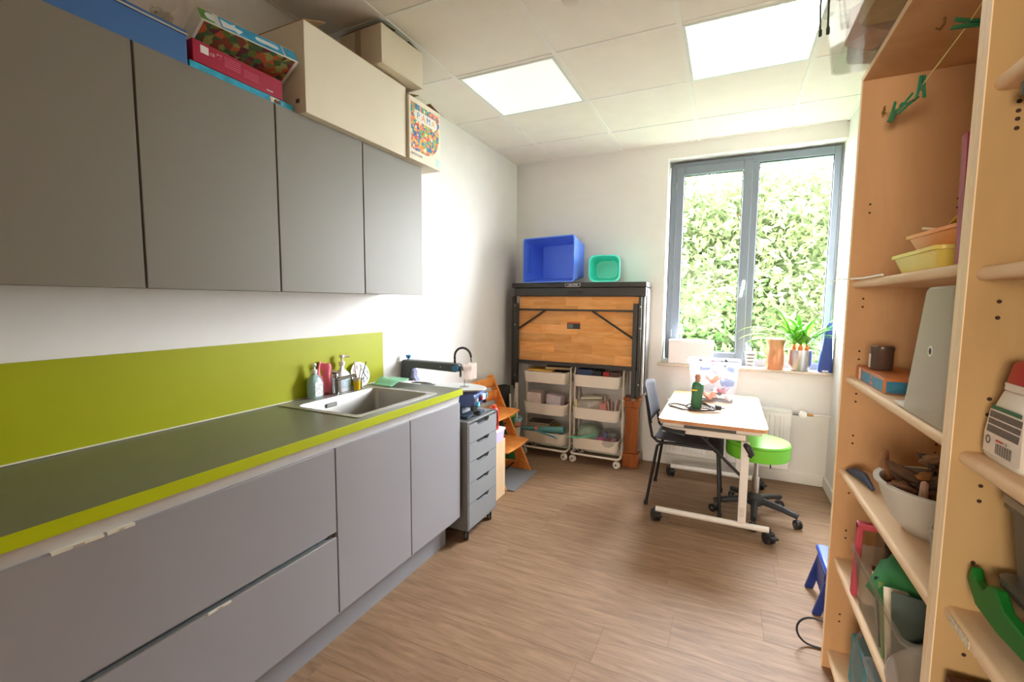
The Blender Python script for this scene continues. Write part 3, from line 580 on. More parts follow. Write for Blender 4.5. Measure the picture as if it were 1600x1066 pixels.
# ---------------- things between the drawer unit and the child chair ----------------
t = thing('wooden_board', (.43, 2.67, 0), 'pale plywood board standing on end beside the rolling drawer unit', 'board')
B(.40, .462, 2.57, 2.775, .001, .405).build('board', wood('#e2c096', '#efd4ae', (3, 3, .5), .5), t, bevel=.003)
t = thing('lilac_box', (.43, 2.66, .406), 'pale lilac plastic tub with a lid on the plywood board', 'box')
q = MB(); tub(q, .425, 2.66, .406, .09, .15, .105, .165, .075, .015, .002, .003); q.build('tub_body', M('#d8cbec', .4), t)
q = MB(); q.loft([ring(.116, .176, .018, .481, .425, 2.66), ring(.118, .178, .018, .49, .425, 2.66), ring(.10, .16, .016, .494, .425, 2.66)]); q.build('lid', M('#ece6f5', .35), t)
t = thing('red_can', (.43, 2.64, .4945), 'bright red canister partly hidden behind the drawer unit', 'can')
q = MB(); q.lathe([(.03, 0), (.033, .004), (.033, .125), (.02, .15)], (.435, 2.655, .4945), 20); q.build('can_body', M('#e2280e', .4), t)
q = MB(); q.lathe([(.016, 0), (.018, .012), (.012, .016)], (.435, 2.655, .6448), 14); q.build('cap', M('#ee5a3c', .4), t)
mt = B(.02, .51, 2.83, 3.262, .0005, .008).build('floor_mat', M('#7c7d80', .95, bump=.3, bs=300), bevel=.002); tag(mt, 'grey felt mat on the floor under the wooden child chair', 'mat')
# ---------------- wooden child chair (adjustable) ----------------
ow = wood('#d97f35', '#f0a055', (3, 3, 1), .38)
t = thing('child_chair', (.25, 3.03, .008), 'orange-brown wooden adjustable child chair with seat and footplate', 'chair')
def side(y0, y1):
    d = Vector((.463-.115, 0, -.74)); d.normalize()
    q = MB(); poly = [(.468, .009), (.415, .009), (.07, .7), (.075, .752), (.118, .758)]
    q.prism([(.458, .009), (.365, .009), (.06, .735), (.075, .752), (.110, .757)], 'y', y0, y1)
    s_ = q.build('side_upright', ow, t, bevel=.004)
    iny = y1 if y0 < 3.0 else y0; k = .006 if y0 < 3.0 else -.006
    for j in range(14):
        z = .07+j*.036
        if abs(z-.46) < .02: continue
        x = .46-(z/.75)*.35; 
        B(x-.075, x-.008, min(iny, iny+k), max(iny, iny+k), z, z+.016).build('adjustment_ridge', ow, s_, bevel=.002)
    q = MB(); q.prism([(.0, .009), (.0, .045), (.03, .055), (.39, .075), (.42, .009)], 'y', y0+.001, y1-.001); q.build('runner', ow, t, bevel=.004)
side(3.24, 3.262); side(2.80, 2.822)
pts_ = lambda x0, x1, z: [(x0, 2.823), (x1-.06, 2.823), (x1, 2.85), (x1+.01, 3.03), (x1, 3.215), (x1-.06, 3.239), (x0, 3.239)]
q = MB(); q.prism(pts_(.085, .37, 0), 'z', .488, .502); q.build('seat', ow, t, bevel=.004)
q = MB(); q.prism(pts_(.17, .45, 0), 'z', .262, .276); q.build('footplate', ow, t, bevel=.004)
for z in (.70, .60):
    q = MB(); q.sheet(lambda u, v: (.112+(.75-z)*.3-.028*sin(pi*u), 2.822+.418*u, z-.037+.074*v), 10, 3); q.build('back_slat', ow, t, thick=.012)
q = MB(); q.cyl((.24, 2.822, .37), (.24, 3.24, .37), .006); q.cyl((.31, 2.822, .05), (.31, 3.24, .05), .006); q.build('cross_rod', M('#2d2a28', .4, metal=.6), t)
# green crate, dark case, baskets and rolls behind the chair
t = thing('green_box', (.17, 3.33, 0), 'dark green upright box behind the wooden child chair', 'box')
B(.10, .25, 3.28, 3.39, .001, .395).build('box_body', M('#2f6a2c', .6, var=.08), t, bevel=.004)
B(.098, .252, 3.278, 3.392, .3955, .42).build('lid', M('#8cc83c', .5), t, bevel=.006)
def basket(name, label, x, y, z, r0, r1, h, c, rimc, band=None):
    t = thing(name, (x, y, z), label, 'basket'); q = MB(); q.lathe([(r0, 0), (r1, h), (r1-.003, h), (r0-.003, .004)], (x, y, z), 24); q.build('bucket', M(c, .4), t)
    q = MB(); q.lathe([(r1-.001, h-.018), (r1+.007, h-.016), (r1+.007, h+.003), (r1-.004, h+.003)], (x, y, z), 24, False, False); q.build('rim', M(rimc, .4), t)
    if band:
        q = MB(); q.lathe([(r0+(r1-r0)*.55+.0008, h*.55), (r0+(r1-r0)*.8+.0008, h*.8)], (x, y, z), 24, False, False); q.build('printed_band', M(band, .5, var=.3, vs=40), t, thick=.001)
    return t
BX, BY = .255, 3.42
basket('lower_basket', 'tan bucket at the bottom of the nested stack beside the left trolley', .208, 3.472, .001, .042, .055, .19, '#b98a5c', '#a87a50')
basket('toy_basket', 'clear-blue bucket with pale blue rim on top of the tan bucket', .208, 3.472, .1935, .045, .058, .165, '#c9c2a8', '#8fc4dc', '#c06a50')
rr_ = random.Random(3)
for k in range(4):
    a, b = rr_.uniform(-.02, .02), rr_.uniform(-.02, .03)
    t = thing('paper_roll', (.208, 3.472, .2), ['grey-white paper roll leaning tallest out of the blue-rimmed bucket', 'thin paper roll leaning left in the blue-rimmed bucket', 'short grey roll at the front of the blue-rimmed bucket', 'thin white tube standing at the back of the bucket'][k], 'roll', group='rolls in the blue-rimmed bucket')
    q = MB(); px, py = .208+[-.015, -.022, .012, .012][k], 3.472+[.0, -.016, -.018, .02][k]; q.cyl((px, py, .20), (px+[.03, -.02, .015, -.01][k], py+b, [.66, .56, .50, .60][k]), [.015, .009, .011, .008][k], n=14); q.build('roll', M(['#c8c2b8', '#dcd6ca', '#a9a59c', '#e6e2d8'][k], .7), t)
q = MB(); 
def f(u, v): a = u*2*pi; r_ = .06*(1-.25*v)+.008*sin(4*a); return (.08+r_*cos(a), 3.52+.8*r_*sin(a), .0+.62*v)
q.sheet(f, 16, 6); tag(q.build('dark_bag', M('#2c2b2a', .7), thick=.004), 'tall black cloth bag standing in the corner behind the green box', 'bag')
# ---------------- trolleys ----------------
cw = M('#f4e8d8', .4)
def trolley(x0, x1, label):
    y0, y1 = 3.585, 3.885
    xm, ym = (x0+x1)/2, (y0+y1)/2; w, d = x1-x0, y1-y0
    t = thing('trolley', (xm, ym, 0), label, 'trolley', group='cream three-tier trolleys under the folded table')
    for z in (.655, .38, .125):
        q = MB(); tub(q, xm, ym, z, w-.052, d-.03, w-.030, d-.014, .098, .035, .0015, .002); q.build('tray', cw, t)
    fr = MB(); X0, X1, Y0, Y1, r = x0+.004, x1-.004, ym-.03, ym+.095, .03
    for X in (X0, X1):
        fr.tube([(X, Y0, .075), (X, Y0, .775), (X, Y0+.02, .795), (X, Y1-.02, .795), (X, Y1, .775), (X, Y1, .075)], .008, 10)
    fr.tube([(p[0], p[1], .075) for p in rr(w-.012, d-.04, .03, 4, xm, ym)+[rr(w-.012, d-.04, .03, 4, xm, ym)[0]]], .009, 10)
    fr.build('frame', cw, t)
    for X in (X0+.02, X1-.02):
        for Y in (y0+.03, y1-.03): caster(t, X, Y, .029, '#f3ebe0', .068, 1.15, '#8f8a84', .016)
    return t
T1 = (.215, .635); T2 = (.665, 1.085)
trolley(*T1, 'cream three-tier trolley with books and a teal roll, the left one')
trolley(*T2, 'cream three-tier trolley with plastic bags and pencils, the right one')
def slab(name, label, cat, x, y, z, w, d, h, c, rz=0, part='cover', pages=None, group=None, tilt=0):
    t = thing(name, (x, y, z), label, cat, rz, group); q = MB(); q.M = Matrix.Rotation(tilt, 4, 'Y')
    if pages:
        q.box(-w/2, w/2, -d/2, d/2, 0, .0015); q.box(-w/2, w/2, -d/2, d/2, h-.0015, h); q.box(-w/2, -w/2+.0015, -d/2, d/2, .0015, h-.0015); q.build(part, M(c, .5, var=.05), t, world=False, smooth=False)
        q = MB(); q.M = Matrix.Rotation(tilt, 4, 'Y'); q.box(-w/2+.002, w/2-.003, -d/2+.003, d/2-.003, .0016, h-.0016); q.build('pages', M(pages, .8), t, world=False, smooth=False)
    else:
        q.box(-w/2, w/2, -d/2, d/2, 0, h); q.build(part, M(c, .5, var=.08, vs=30), t, world=False, bevel=.0015)
    return t
# top tray left
slab('picture_book', 'yellow magazine with black title sticking out of the top left tray', 'book', .37, 3.70, .756, .22, .2, .006, '#f2b53a', .12, pages='#f0e6d0', tilt=radians(1.5))
slab('picture_book', 'dark book stack, brown cover, in the top left tray', 'book', .42, 3.74, .70, .30, .22, .02, '#6b4a3a', .05, pages='#d9c9a8')
slab('picture_book', 'black-spined book upper in the top left tray', 'book', .47, 3.76, .722, .25, .2, .03, '#3a3230', -.05, pages='#b9a68c')
slab('picture_book', 'brown patterned notebook topmost in the top left tray', 'book', .50, 3.78, .764, .22, .16, .022, '#77593c', .15, pages='#c9b48c')
# top tray right
slab('blue_packet', 'dark blue packet with pale label in the top right tray', 'box', .76, 3.72, .69, .13, .1, .098, '#2f4166', .1)
slab('dark_pencil_case', 'black pencil case in the top right tray beside the blue packet', 'case', .865, 3.74, .69, .08, .14, .09, '#26262a', .0)
slab('red_tin', 'small red tin with white lid in the top right tray', 'tin', .935, 3.70, .69, .05, .06, .088, '#b83038', .3)
slab('brown_pouch', 'brown leather pouch at the right end of the top right tray', 'pouch', 1.01, 3.72, .69, .085, .1, .09, '#5a4034', .2)
# middle tray left
slab('white_carton', 'pink-white printed carton at the left of the middle left tray', 'box', .31, 3.71, .46, .13, .13, .095, '#ecd4ca', .05)
slab('clear_case', 'low brown see-through case under the pink-white carton', 'box', .31, 3.71, .41, .15, .16, .05, '#b08a78', .0)
slab('white_carton', 'pale lilac carton lying at a slant on the right of the middle left tray', 'box', .49, 3.71, .458, .14, .09, .085, '#ddd0d6', -.12, tilt=radians(5))
slab('craft_stack', 'mauve craft bits filling the middle left tray', 'craft box', .50, 3.75, .408, .2, .15, .045, '#8a5a5a', 0)
# middle tray right
def bag(name, label, x, y, z, w, d, h, mat, seed, cat='bag', rot=0):
    q = MB(); q.M = Matrix.Translation((x, y, z)) @ Matrix.Rotation(rot, 4, 'Z')
    def f(u, v):
        a = u*2*pi; b = v*pi; r_ = 1+.16*noise.noise(Vector((cos(a)*2+seed, sin(a)*2, b*2)))+.05*noise.noise(Vector((cos(a)*7+seed, sin(a)*7, b*6)))
        return (w/2*r_*sin(b)**.6*cos(a), d/2*r_*sin(b)**.6*sin(a), h/2*(1-cos(b)) if b < 3.1 else h)
    q.sheet(f, 28, 16); return tag(q.build(name, mat), label, cat)
bag('plastic_bag', 'clear bag of pale paper pieces in the middle right tray', .81, 3.71, .392, .25, .2, .165, clear('#efe6dc', .75, .25, .2), 1)
slab('paper_pad', 'off-white paper packet lying on the clear bag in the middle right tray', 'paper', .83, 3.68, .555, .17, .12, .007, '#e6e0c6', .15, tilt=radians(-4))
slab('craft_packet', 'pink and white patterned packet leaning in the middle right tray', 'packet', .93, 3.66, .41, .05, .06, .105, '#d98a80', .1)
for k in range(11):
    c = ['#b8433a', '#e8d8c0', '#d06a5a', '#f0e6da', '#8a3a48', '#e0b0a0', '#6a4a8a', '#f2f0e8', '#c87a4a', '#3a3a44', '#e6c8b8'][k]
    t = thing('coloured_pencil', (.985+.007*k, 3.66, .41), ['red', 'cream', 'coral', 'white', 'wine', 'pale pink', 'violet', 'ivory', 'ochre', 'black', 'beige'][k]+' pencil in the fan at the right of the middle right trolley tray', 'pencil', group='pencils in the middle right trolley tray')
    a = (k-5)*.055; q = MB(); x = .955+.009*k; e = (x+a*.13, 3.66+.02*sin(k*2), .41+.145+.02*sin(k*1.7)); q.cyl((x, 3.66, .41), e, .0035, n=6); q.build('shaft', M(c, .5), t)
    q = MB(); d_ = (Vector(e)-Vector((x, 3.66, .41))).normalized(); q.cyl(e, tuple(Vector(e)+d_*.009), .0034, .0006, 6); q.build('tip', M('#e6cfa8', .6), t)
q = MB(); q.cyl((.70, 3.66, .415), (.70, 3.655, .53), .012, .007); tag(q.build('glue_stick', M('#e6d890', .5)), 'pale yellow glue bottle at the left end of the middle right tray', 'glue')
# lower tray left
z = .142
for k, (c, dx, w, h, lb) in enumerate((('#a9805a', 0, .26, .022, 'light brown book lowest in the stack of the bottom left tray'), ('#7a5a4a', .01, .24, .02, 'dark brown book second in the stack of the bottom left tray'), ('#c88a30', .02, .27, .018, 'orange-yellow book in the stack of the bottom left tray'), ('#8a8078', .0, .22, .02, 'grey book near the top of the stack of the bottom left tray'), ('#6b5e5a', -.01, .2, .014, 'thin dark grey book on top of the stack of the bottom left tray'))):
    slab('stacked_book', lb, 'book', .35+dx, 3.76, z+.04, w, .16, h, c, .05*k-.1, pages='#d9c6a4', group='books in the bottom left trolley tray'); z += h+.0005
t = thing('fabric_roll', (.40, 3.62, .225), 'rolled teal felt tied with an orange-pink band on the bottom left tray', 'roll')
q = MB(); q.tube([(.215, 3.625, .228), (.38, 3.62, .238), (.61, 3.615, .262)], [.016, .022, .03], 16); q.build('roll', M('#5f9a98', .85, var=.05), t)
q = MB(); q.tube([(.345, 3.62, .236), (.37, 3.62, .238)], [.025, .026], 16); q.build('band', M('#ef7a68', .6), t)
q = MB(); q.cyl((.6101, 3.615, .262), (.6115, 3.615, .2621), .02, n=16); q.build('roll_end', M('#2c5a5c', .8), t)
slab('teal_sheet', 'flat teal sheet slanting below the rolled felt', 'felt', .46, 3.60, .213, .2, .07, .006, '#4f8a90', .0, tilt=radians(12))
# lower tray right
bag('plastic_bag', 'bag of white stuffing with a green zip edge in the bottom right tray', .80, 3.70, .128, .20, .18, .19, clear('#cfe0cc', .75, .3, .2), 5)
q = MB(); q.tube([(.66, 3.57, .222), (.74, 3.565, .228), (.82, 3.57, .245), (.895, 3.575, .275)], .006, 8); tag(q.build('zip_edge', M('#4fc49a', .4)), 'bright green zip strip along the front of the stuffing bag', 'zip')
for k, (x, c, lb) in enumerate(((.925, '#e85aa8', 'pink yarn ball in the bottom right tray'), (.975, '#8a3a48', 'dark red yarn ball in the bottom right tray'), (1.025, '#b05a60', 'dusty rose yarn ball at the right of the bottom right tray'), (.945, '#5a4a8a', 'purple yarn ball behind the pink one'), (1.045, '#2f7a9a', 'blue-teal yarn ball at the far right of the bottom right tray'), (1.0, '#6a6a5a', 'grey-green yarn ball behind the dark red one'))):
    r_ = [.024, .03, .026, .03, .02, .034][k]; yy = [3.63, 3.645, 3.64, 3.70, 3.625, 3.72][k]
    q = MB()
    c0 = Vector((x, yy, .142+[.075, .07, .07, .10, .065, .10][k]-.0))
    for j in range(9):
        ax = Vector((sin(j*2.1), cos(j*1.7), sin(j*3.3+1))).normalized(); u_ = ax.orthogonal().normalized(); w_ = ax.cross(u_)
        q.tube([tuple(c0+(u_*cos(a)+w_*sin(a))*r_*.85) for a in [i*2*pi/14 for i in range(15)]], r_*.26, 5)
    q.lathe([(r_*.8*sin(i*pi/8)+1e-4, -r_*.8*cos(i*pi/8)) for i in range(9)], tuple(c0), 12)
    tag(q.build('yarn_ball', M(c, .9)), lb, 'yarn', 'yarn balls in the bottom right trolley tray')
bag('plastic_bag', 'thin clear bag over the yarn balls in the bottom right tray', .99, 3.68, .142, .19, .2, .16, clear('#d8dce0', .12, .15, .3), 9)
slab('yarn_tray_liner', 'dark box liner under the yarn in the bottom right tray', 'box', .955, 3.72, .129, .13, .18, .05, '#3a3638', 0)
# ---------------- folded work table on the trolleys ----------------
bk = M('#35332f', .45, var=.03); YT = 3.66
t = thing('folding_table', (.65, 3.78, .80), 'folded black steel work table with orange wooden top stored over the trolleys', 'folding table')
B(.085, 1.245, YT, 3.91, 1.475, 1.515).build('top_bar', bk, t, bevel=.004)
B(.105, 1.242, YT+.005, 3.90, 1.402, 1.472).build('lower_bar', bk, t, bevel=.004)
B(.60, .73, YT+.001, YT+.005, 1.42, 1.445).build('latch', M('#2a2824', .5), t, bevel=.002)
bw2 = wood('#e0964a', '#f5b878', (1.1, 3, 8), .4, rnd=.10, scale=3)
random.seed(5)
wt = B(.15, 1.21, YT+.035, YT+.05, .835, 1.40).build('wood_backing', M('#a06a34', .6), t, smooth=False)
rows = 7
for r in range(rows):
    z0 = .836+r*(.563/rows); z1 = z0+.563/rows; x = .15-random.uniform(0, .15)
    while x < 1.21:
        x1 = x+random.uniform(.2, .34); a, b = max(x, .15), min(x1, 1.21)
        if b-a > .01: B(a+.0003, b-.0003, YT+.028, YT+.0349, z0+.0003, z1-.0003).build('wood_block', bw2, wt, smooth=False)
        x = x1
for X0, X1, zb in ((.088, .112, .60), (1.192, 1.216, .60)):
    B(X0, X1, YT-.01, YT+.05, zb, 1.40).build('side_rail', bk, t, bevel=.003)
for X0, X1, z1, zb in ((.115, .148, 1.34, .575), (1.152, 1.186, 1.345, .585)):
    B(X0, X1, YT-.02, YT+.02, zb, z1).build('folded_leg', bk, t, bevel=.004)
    q = MB(); q.cyl(((X0+X1)/2, YT, zb-.022), ((X0+X1)/2, YT, zb), .012); q.build('foot', M('#8d8b85', .4), t)
B(.113, 1.19, YT-.005, YT+.027, .806, .834).build('bottom_bar', bk, t, bevel=.003)
B(.148, 1.152, YT-.002, YT+.018, 1.276, 1.292).build('cross_bar', bk, t, bevel=.002)
for a, b in (((.15, 1.115), (.40, 1.28)), ((.815, 1.28), (1.152, 1.065))):
    q = MB(); q.tube([(a[0], YT+.008, a[1]), (b[0], YT+.008, b[1])], .0085, 8); q.build('brace', bk, t)
t2 = MB(); q = t2; q.box(.595, .71, YT+.0265, YT+.028, 1.125, 1.185); wl = q.build('warning_label', M('#3a3634', .5), t, smooth=False)
B(.595, .71, YT+.0258, YT+.0265, 1.172, 1.185).build('orange_header', M('#e0602a', .5), wl, smooth=False)
for k in range(4): B(.60, .648, YT+.0258, YT+.0265, 1.132+k*.009, 1.137+k*.009).build('print_line', M('#8f8a84', .5), wl, smooth=False)
q = MB(); q.prism([(.577, 1.508), (.715, 1.508), (.708, 1.48), (.584, 1.48)], 'y', YT-.001, YT); lp = q.build('name_plate', M('#f0efe8', .4), t, smooth=False)
q = MB(); q.prism([(.581, 1.505), (.711, 1.505), (.705, 1.483), (.587, 1.483)], 'y', YT-.0015, YT-.001); q.build('plate_field', M('#2b2926', .4), lp, smooth=False)
text('lettering', 'LIFETIME', M('#f4f4ee', .4), lp, (.646, YT-.0018, 1.4935), .023, (1, 0, 0), (0, 0, 1), .0002)
B(1.224, 1.236, YT+.02, 3.9, .62, 1.40).build('silver_side_panel', M('#c9c6c0', .6), t, bevel=.002)
q = MB(); q.box(1.2382, 1.246, YT+.06, 3.88, .62, 1.46); q.build('dark_back_edge', M('#55534f', .5), t, bevel=.002)
for X in (.118, 1.2): 
    for z in (.70, 1.15, 1.32): q = MB(); q.cyl((X+.01, YT-.024, z), (X+.01, YT-.019, z), .006); q.build('bolt', M('#b9b6ae', .3, metal=.8), t)
# hanging straps/panels behind at the sides that reach the floor level: frame foot brackets resting on trolley frames
# blue crate on its side, opening towards the camera
def crate(name, label, cx, y0, y1, z0, w0, d0, w1, d1, r, c, rz, tiltx=0, t_=.003, ribs=True, lipc=None):
    t = thing(name, (cx, (y0+y1)/2, z0), label, 'crate'); h = y1-y0
    Mx = Matrix.Translation((cx, (y0+y1)/2, z0)) @ Matrix.Rotation(rz, 4, 'Z') @ Matrix.Rotation(tiltx, 4, 'X') @ Matrix.Translation((0, h/2, d1/2+.006)) @ Matrix.Rotation(radians(90), 4, 'X')
    q = MB(); q.M = Mx; tub(q, 0, 0, 0, w0, d0, w1, d1, h, r, t_, .006); q.build('crate_body', M(c, .35, var=.02), t)
    return t, Mx
t, Mx = crate('blue_crate', 'blue plastic storage crate on its side on the folded table', .46, 3.62, 3.87, 1.517, .42, .295, .50, .37, .02, '#5f8cff', radians(-12))
for s_ in (-1, 1):
    q = MB(); q.M = Mx; q.box(-.10, .10, s_*.185-.004 if s_ > 0 else -.191, .191 if s_ > 0 else -.181, .215, .24); q.build('handle_lip', M('#4f7cf6', .35), t, bevel=.003)
for k in range(4):
    q = MB(); q.M = Mx; q.box(-.18+.12*k-.002, -.18+.12*k+.002, .183, .187, .05, .24); q.build('rib', M('#4f7cf6', .35), t, smooth=False)
for s_ in (-1, 1):
    q = MB(); q.M = Mx; q.box(s_*.232-.004, s_*.232+.004, -.10, .10, .17, .21); q.build('side_grip', M('#4f7cf6', .35), t, bevel=.002)
t, Mx = crate('teal_bin', 'small turquoise plastic bin on its side beside the blue crate', .90, 3.66, 3.83, 1.517, .19, .155, .24, .205, .05, '#4cf2de', radians(6), t_=.004)
# ---------------- brown wooden post ----------------
t = thing('wooden_post', (1.16, 3.72, 0), 'reddish-brown wooden post standing right of the trolleys', 'post'); pw2 = wood('#8a4a22', '#b0642f', (4, 4, .5), .4)
px, py = 1.155, 3.74
for nm, w, z0, z1 in (('base_block', .125, .001, .115), ('shaft', .10, .115, .50), ('top_block', .118, .50, .56), ('cap', .135, .56, .58)):
    B(px-w/2, px+w/2, py-w/2, py+w/2, z0, z1).build(nm, pw2, t, bevel=.006)
q = MB()
for s_ in (-1, 1):
    q.box(px+s_*.036-.012, px+s_*.036+.012, py-.056, py-.0502, .135, .48)
q.build('raised_panel', pw2, t, bevel=.003)
# ---------------- radiator ----------------
t = thing('radiator', (1.9, 3.87, .2), 'white panel radiator under the window', 'radiator'); rw = M('#eeece8', .35)
X0, X1 = 1.42, 2.28
q = MB(); q.box(X0, X1, 3.80, 3.815, .13, .56); q.box(X0, X1, 3.865, 3.88, .13, .56); rp = q.build('panel', rw, t, bevel=.004)
q = MB(); x = X0+.03
while x < X1-.04:
    q.loft([[(x, 3.80, z), (x+.006, 3.792, z), (x+.020, 3.792, z), (x+.026, 3.80, z)] for z in (.16, .53)]); x += .0345
q.build('convector_ridges', rw, rp, smooth=False)
q = MB(); x = X0
q.box(X0, X1, 3.795, 3.885, .56, .572); q.build('top_grille', rw, t, bevel=.002)
for a in (X0-.004, X1): B(a, a+.004, 3.795, 3.885, .13, .572).build('side_cover', rw, t, smooth=False)
for x in (X0+.15, X1-.15): B(x-.015, x+.015, 3.88, 3.93, .2, .5).build('wall_bracket', rw, t, smooth=False)
q = MB(); q.cyl((X1+.004, 3.85, .545), (2.35, 3.85, .545), .011); q.build('valve_body', M('#8f8d88', .3, metal=.8), t)
q = MB(); q.M = Matrix.Translation((2.352, 3.85, .547)) @ Matrix.Rotation(radians(90), 4, 'X'); q.lathe([(.012, -.03), (.024, -.02), (.027, .01), (.025, .03), (.012, .036)], (0, 0, 0), 20); q.build('thermostat_knob', M('#f4f3f0', .35), t)
q = MB(); q.cyl((2.36, 3.85, .545), (2.42, 3.85, .546), .009); q.build('brass_fitting', M('#b98a4a', .3, metal=.7), t)
q = MB(); q.cyl((2.42, 3.85, .546), (2.529, 3.85, .548), .007); q.build('pipe', rw, t)
# ---------------- sill things ----------------
SZ = .8575
t = thing('sill_box', (1.56, 3.95, SZ), 'white box on the window sill at the left', 'box')
B(1.40, 1.735, 3.905, 4.005, SZ, 1.035).build('box_body', M('#efe9e8', .6), t, bevel=.003)
B(1.398, 1.737, 3.903, 4.007, 1.0355, 1.052).build('lid', M('#f6f3f2', .5), t, bevel=.003)
B(1.352, 1.398, 3.895, 4.0, SZ, SZ+.03).build('sill_end_bracket', M('#a9aaab', .5), None); tag(bpy.data.objects['sill_end_bracket'], 'small grey block at the left end of the window sill', 'bracket')
t = thing('white_figurine', (1.49, 3.95, 1.053), 'small white figurine on the white sill box', 'figurine')
q = MB(); q.lathe([(.011, 0), (.009, .04), (.012, .045)], (1.485, 3.94, 1.053), 14); q.build('stand', M('#9aa0a2', .4), t)
q = MB(); q.lathe([(.010, 0), (.022, .01), (.018, .045), (.011, .06), (.013, .07), (.006, .082)], (1.485, 3.94, 1.0985), 16); q.build('figure', M('#f7f7f5', .4), t)
# striped pencil cup
t = thing('striped_cup', (1.995, 3.93, SZ), 'striped grey and white cup of pens on the sill', 'cup')
cx_, cy_ = 2.0, 3.93
for k in range(9):
    z0 = k*.0135; q = MB(); q.lathe([(.026+.0016*k, z0), (.0276+.0016*k, z0+.0132)], (cx_, cy_, SZ+.002), 20, False, False); q.build('stripe', M(['#f0f0ec', '#8f9292'][k % 2], .5), t, thick=.003)
q = MB(); q.lathe([(.024, 0), (.024, .003)], (cx_, cy_, SZ), 20); q.build('cup_bottom', M('#d0d0cc', .5), t)
for k in range(9):
    a = k*.8; c = ['#f4f4f2', '#c8e070', '#6aa8a0', '#e8a070', '#8fd060', '#f0d0a0', '#d06a5a', '#e6efe6', '#5a8a9a'][k]
    ln = [.19, .15, .16, .14, .15, .145, .14, .155, .16][k]; e = (cx_+.035*cos(a+2.2)*(1.7 if k == 0 else 1), cy_+.03*sin(a+2.2), SZ+ln)
    p = MB(); p.cyl((cx_+.012*cos(a), cy_+.012*sin(a), SZ+.006), e, .004 if k else .0055, n=8); tag(p.build('pen', M(c, .4)), ['white pen leaning far left', 'lime pen', 'teal pen', 'orange pen', 'leaf green pen', 'cream pen', 'red pen', 'pale mint pen', 'slate blue pen'][k]+' in the striped cup on the sill', 'pen', 'pens in the striped cup')
# copper-coloured cylinder
t = thing('copper_tin', (2.165, 3.93, SZ), 'tall copper-coloured tin on the sill beside the plant', 'tin')
q = MB(); q.lathe([(.058, 0), (.060, .003), (.060, .225)], (2.165, 3.93, SZ), 32, True, False); q.build('tin_body', M('#c98a62', .35, metal=.35), t, thick=.002)
q = MB(); q.lathe([(.0605, .222), (.0615, .224), (.0615, .232), (.05, .236)], (2.165, 3.93, SZ), 32, False, True); q.build('lid', M('#e6c4a8', .35, metal=.2), t)
# plant pot
t = thing('potted_plant', (2.32, 3.94, SZ), 'green strap-leaved plant in a round silver pot on the sill', 'plant'); cx_, cy_ = 2.325, 3.94
q = MB(); q.lathe([(.055, 0), (.062, .004), (.076, .05), (.078, .155), (.074, .155), (.072, .05), (.055, .012)], (cx_, cy_, SZ), 36); q.build('pot', M('#bdbdbf', .3, metal=.9), t)
q = MB(); q.lathe([(.073, .14), (.05, .148), (.0, .152)], (cx_, cy_, SZ), 24, True, False); q.build('soil', M('#6b4a34', .95, bump=.6, bs=80), t)
rl = random.Random(11)
lm1 = M('#5fae2c', .35, var=.25, vs=14, coat=.3); lm2 = M('#9ac24a', .4, var=.2, vs=14)
def strap(base, az, ln, up_, w, droop, m, seg=12):
    d = Vector((cos(az), sin(az), 0)); s_ = Vector((-sin(az), cos(az), 0)); pts = []; p = Vector(base); el = up_
    for i in range(seg+1):
        pts.append((p.copy(), el)); p = p+(d*cos(el)+Vector((0, 0, 1))*sin(el))*ln/seg; el -= droop/seg*(.4+1.2*i/seg)
    q = MB(); vs = []; fs = []
    for i, (p, e) in enumerate(pts):
        u = i/seg; ww = w*(.35+.65*min(1, u*2.2))*(1-max(0, u-.72)/.28*.95)**.7; nrm = Vector((0, 0, 1))*cos(e)-d*sin(e)
        for k, o_ in ((-1, .25), (0, 0), (1, .25)): 
            v = p+s_*ww*k+nrm*ww*o_; v.y = min(v.y, 4.0); v.x = min(v.x, 2.52); vs.append(v)
    for i in range(seg):
        for k in (0, 1): a = i*3+k; fs.append((a, a+1, a+4, a+3))
    q.add(vs, fs); q.build('leaf', m, t, thick=.0012)
crowns = [(2.285, 3.945), (2.325, 3.935), (2.365, 3.945)]
for k in range(3):
    q = MB(); q.lathe([(.012, 0), (.017, .02), (.012, .035), (.006, .05)], (*crowns[k], SZ+.145), 12); q.build('stem_base', M('#d8793a', .6, var=.3, vs=40), t)
spec = []
for i in range(46):
    c = crowns[i % 3]; az = rl.uniform(pi*.95, pi*2.05) if i % 4 else rl.uniform(0, pi)
    spec.append((c, az, rl.uniform(.16, .29), rl.uniform(.45, 1.3), rl.uniform(.010, .016), rl.uniform(.6, 1.7), lm1 if i % 4 else lm2))
spec += [(crowns[0], pi*1.0, .44, .75, .012, 1.7, lm2), (crowns[0], pi*1.05, .40, .5, .014, 1.25, lm2), (crowns[0], pi*.98, .34, 1.0, .014, .9, lm1), (crowns[0], pi*1.1, .36, .35, .015, 1.0, lm1),
         (crowns[2], pi*1.8, .30, .75, .013, .1, lm1), (crowns[2], 0.0, .26, .95, .012, .2, lm1), (crowns[1], pi*1.4, .27, 1.2, .016, .5, lm1), (crowns[0], pi*1.2, .34, 1.15, .017, .5, lm1), (crowns[0], pi*1.15, .33, 1.2, .014, 1.5, lm2)]
for c, az, ln, u_, w_, dr, m_ in spec: strap((c[0], c[1], SZ+.19), az, ln, u_, w_, dr, m_)
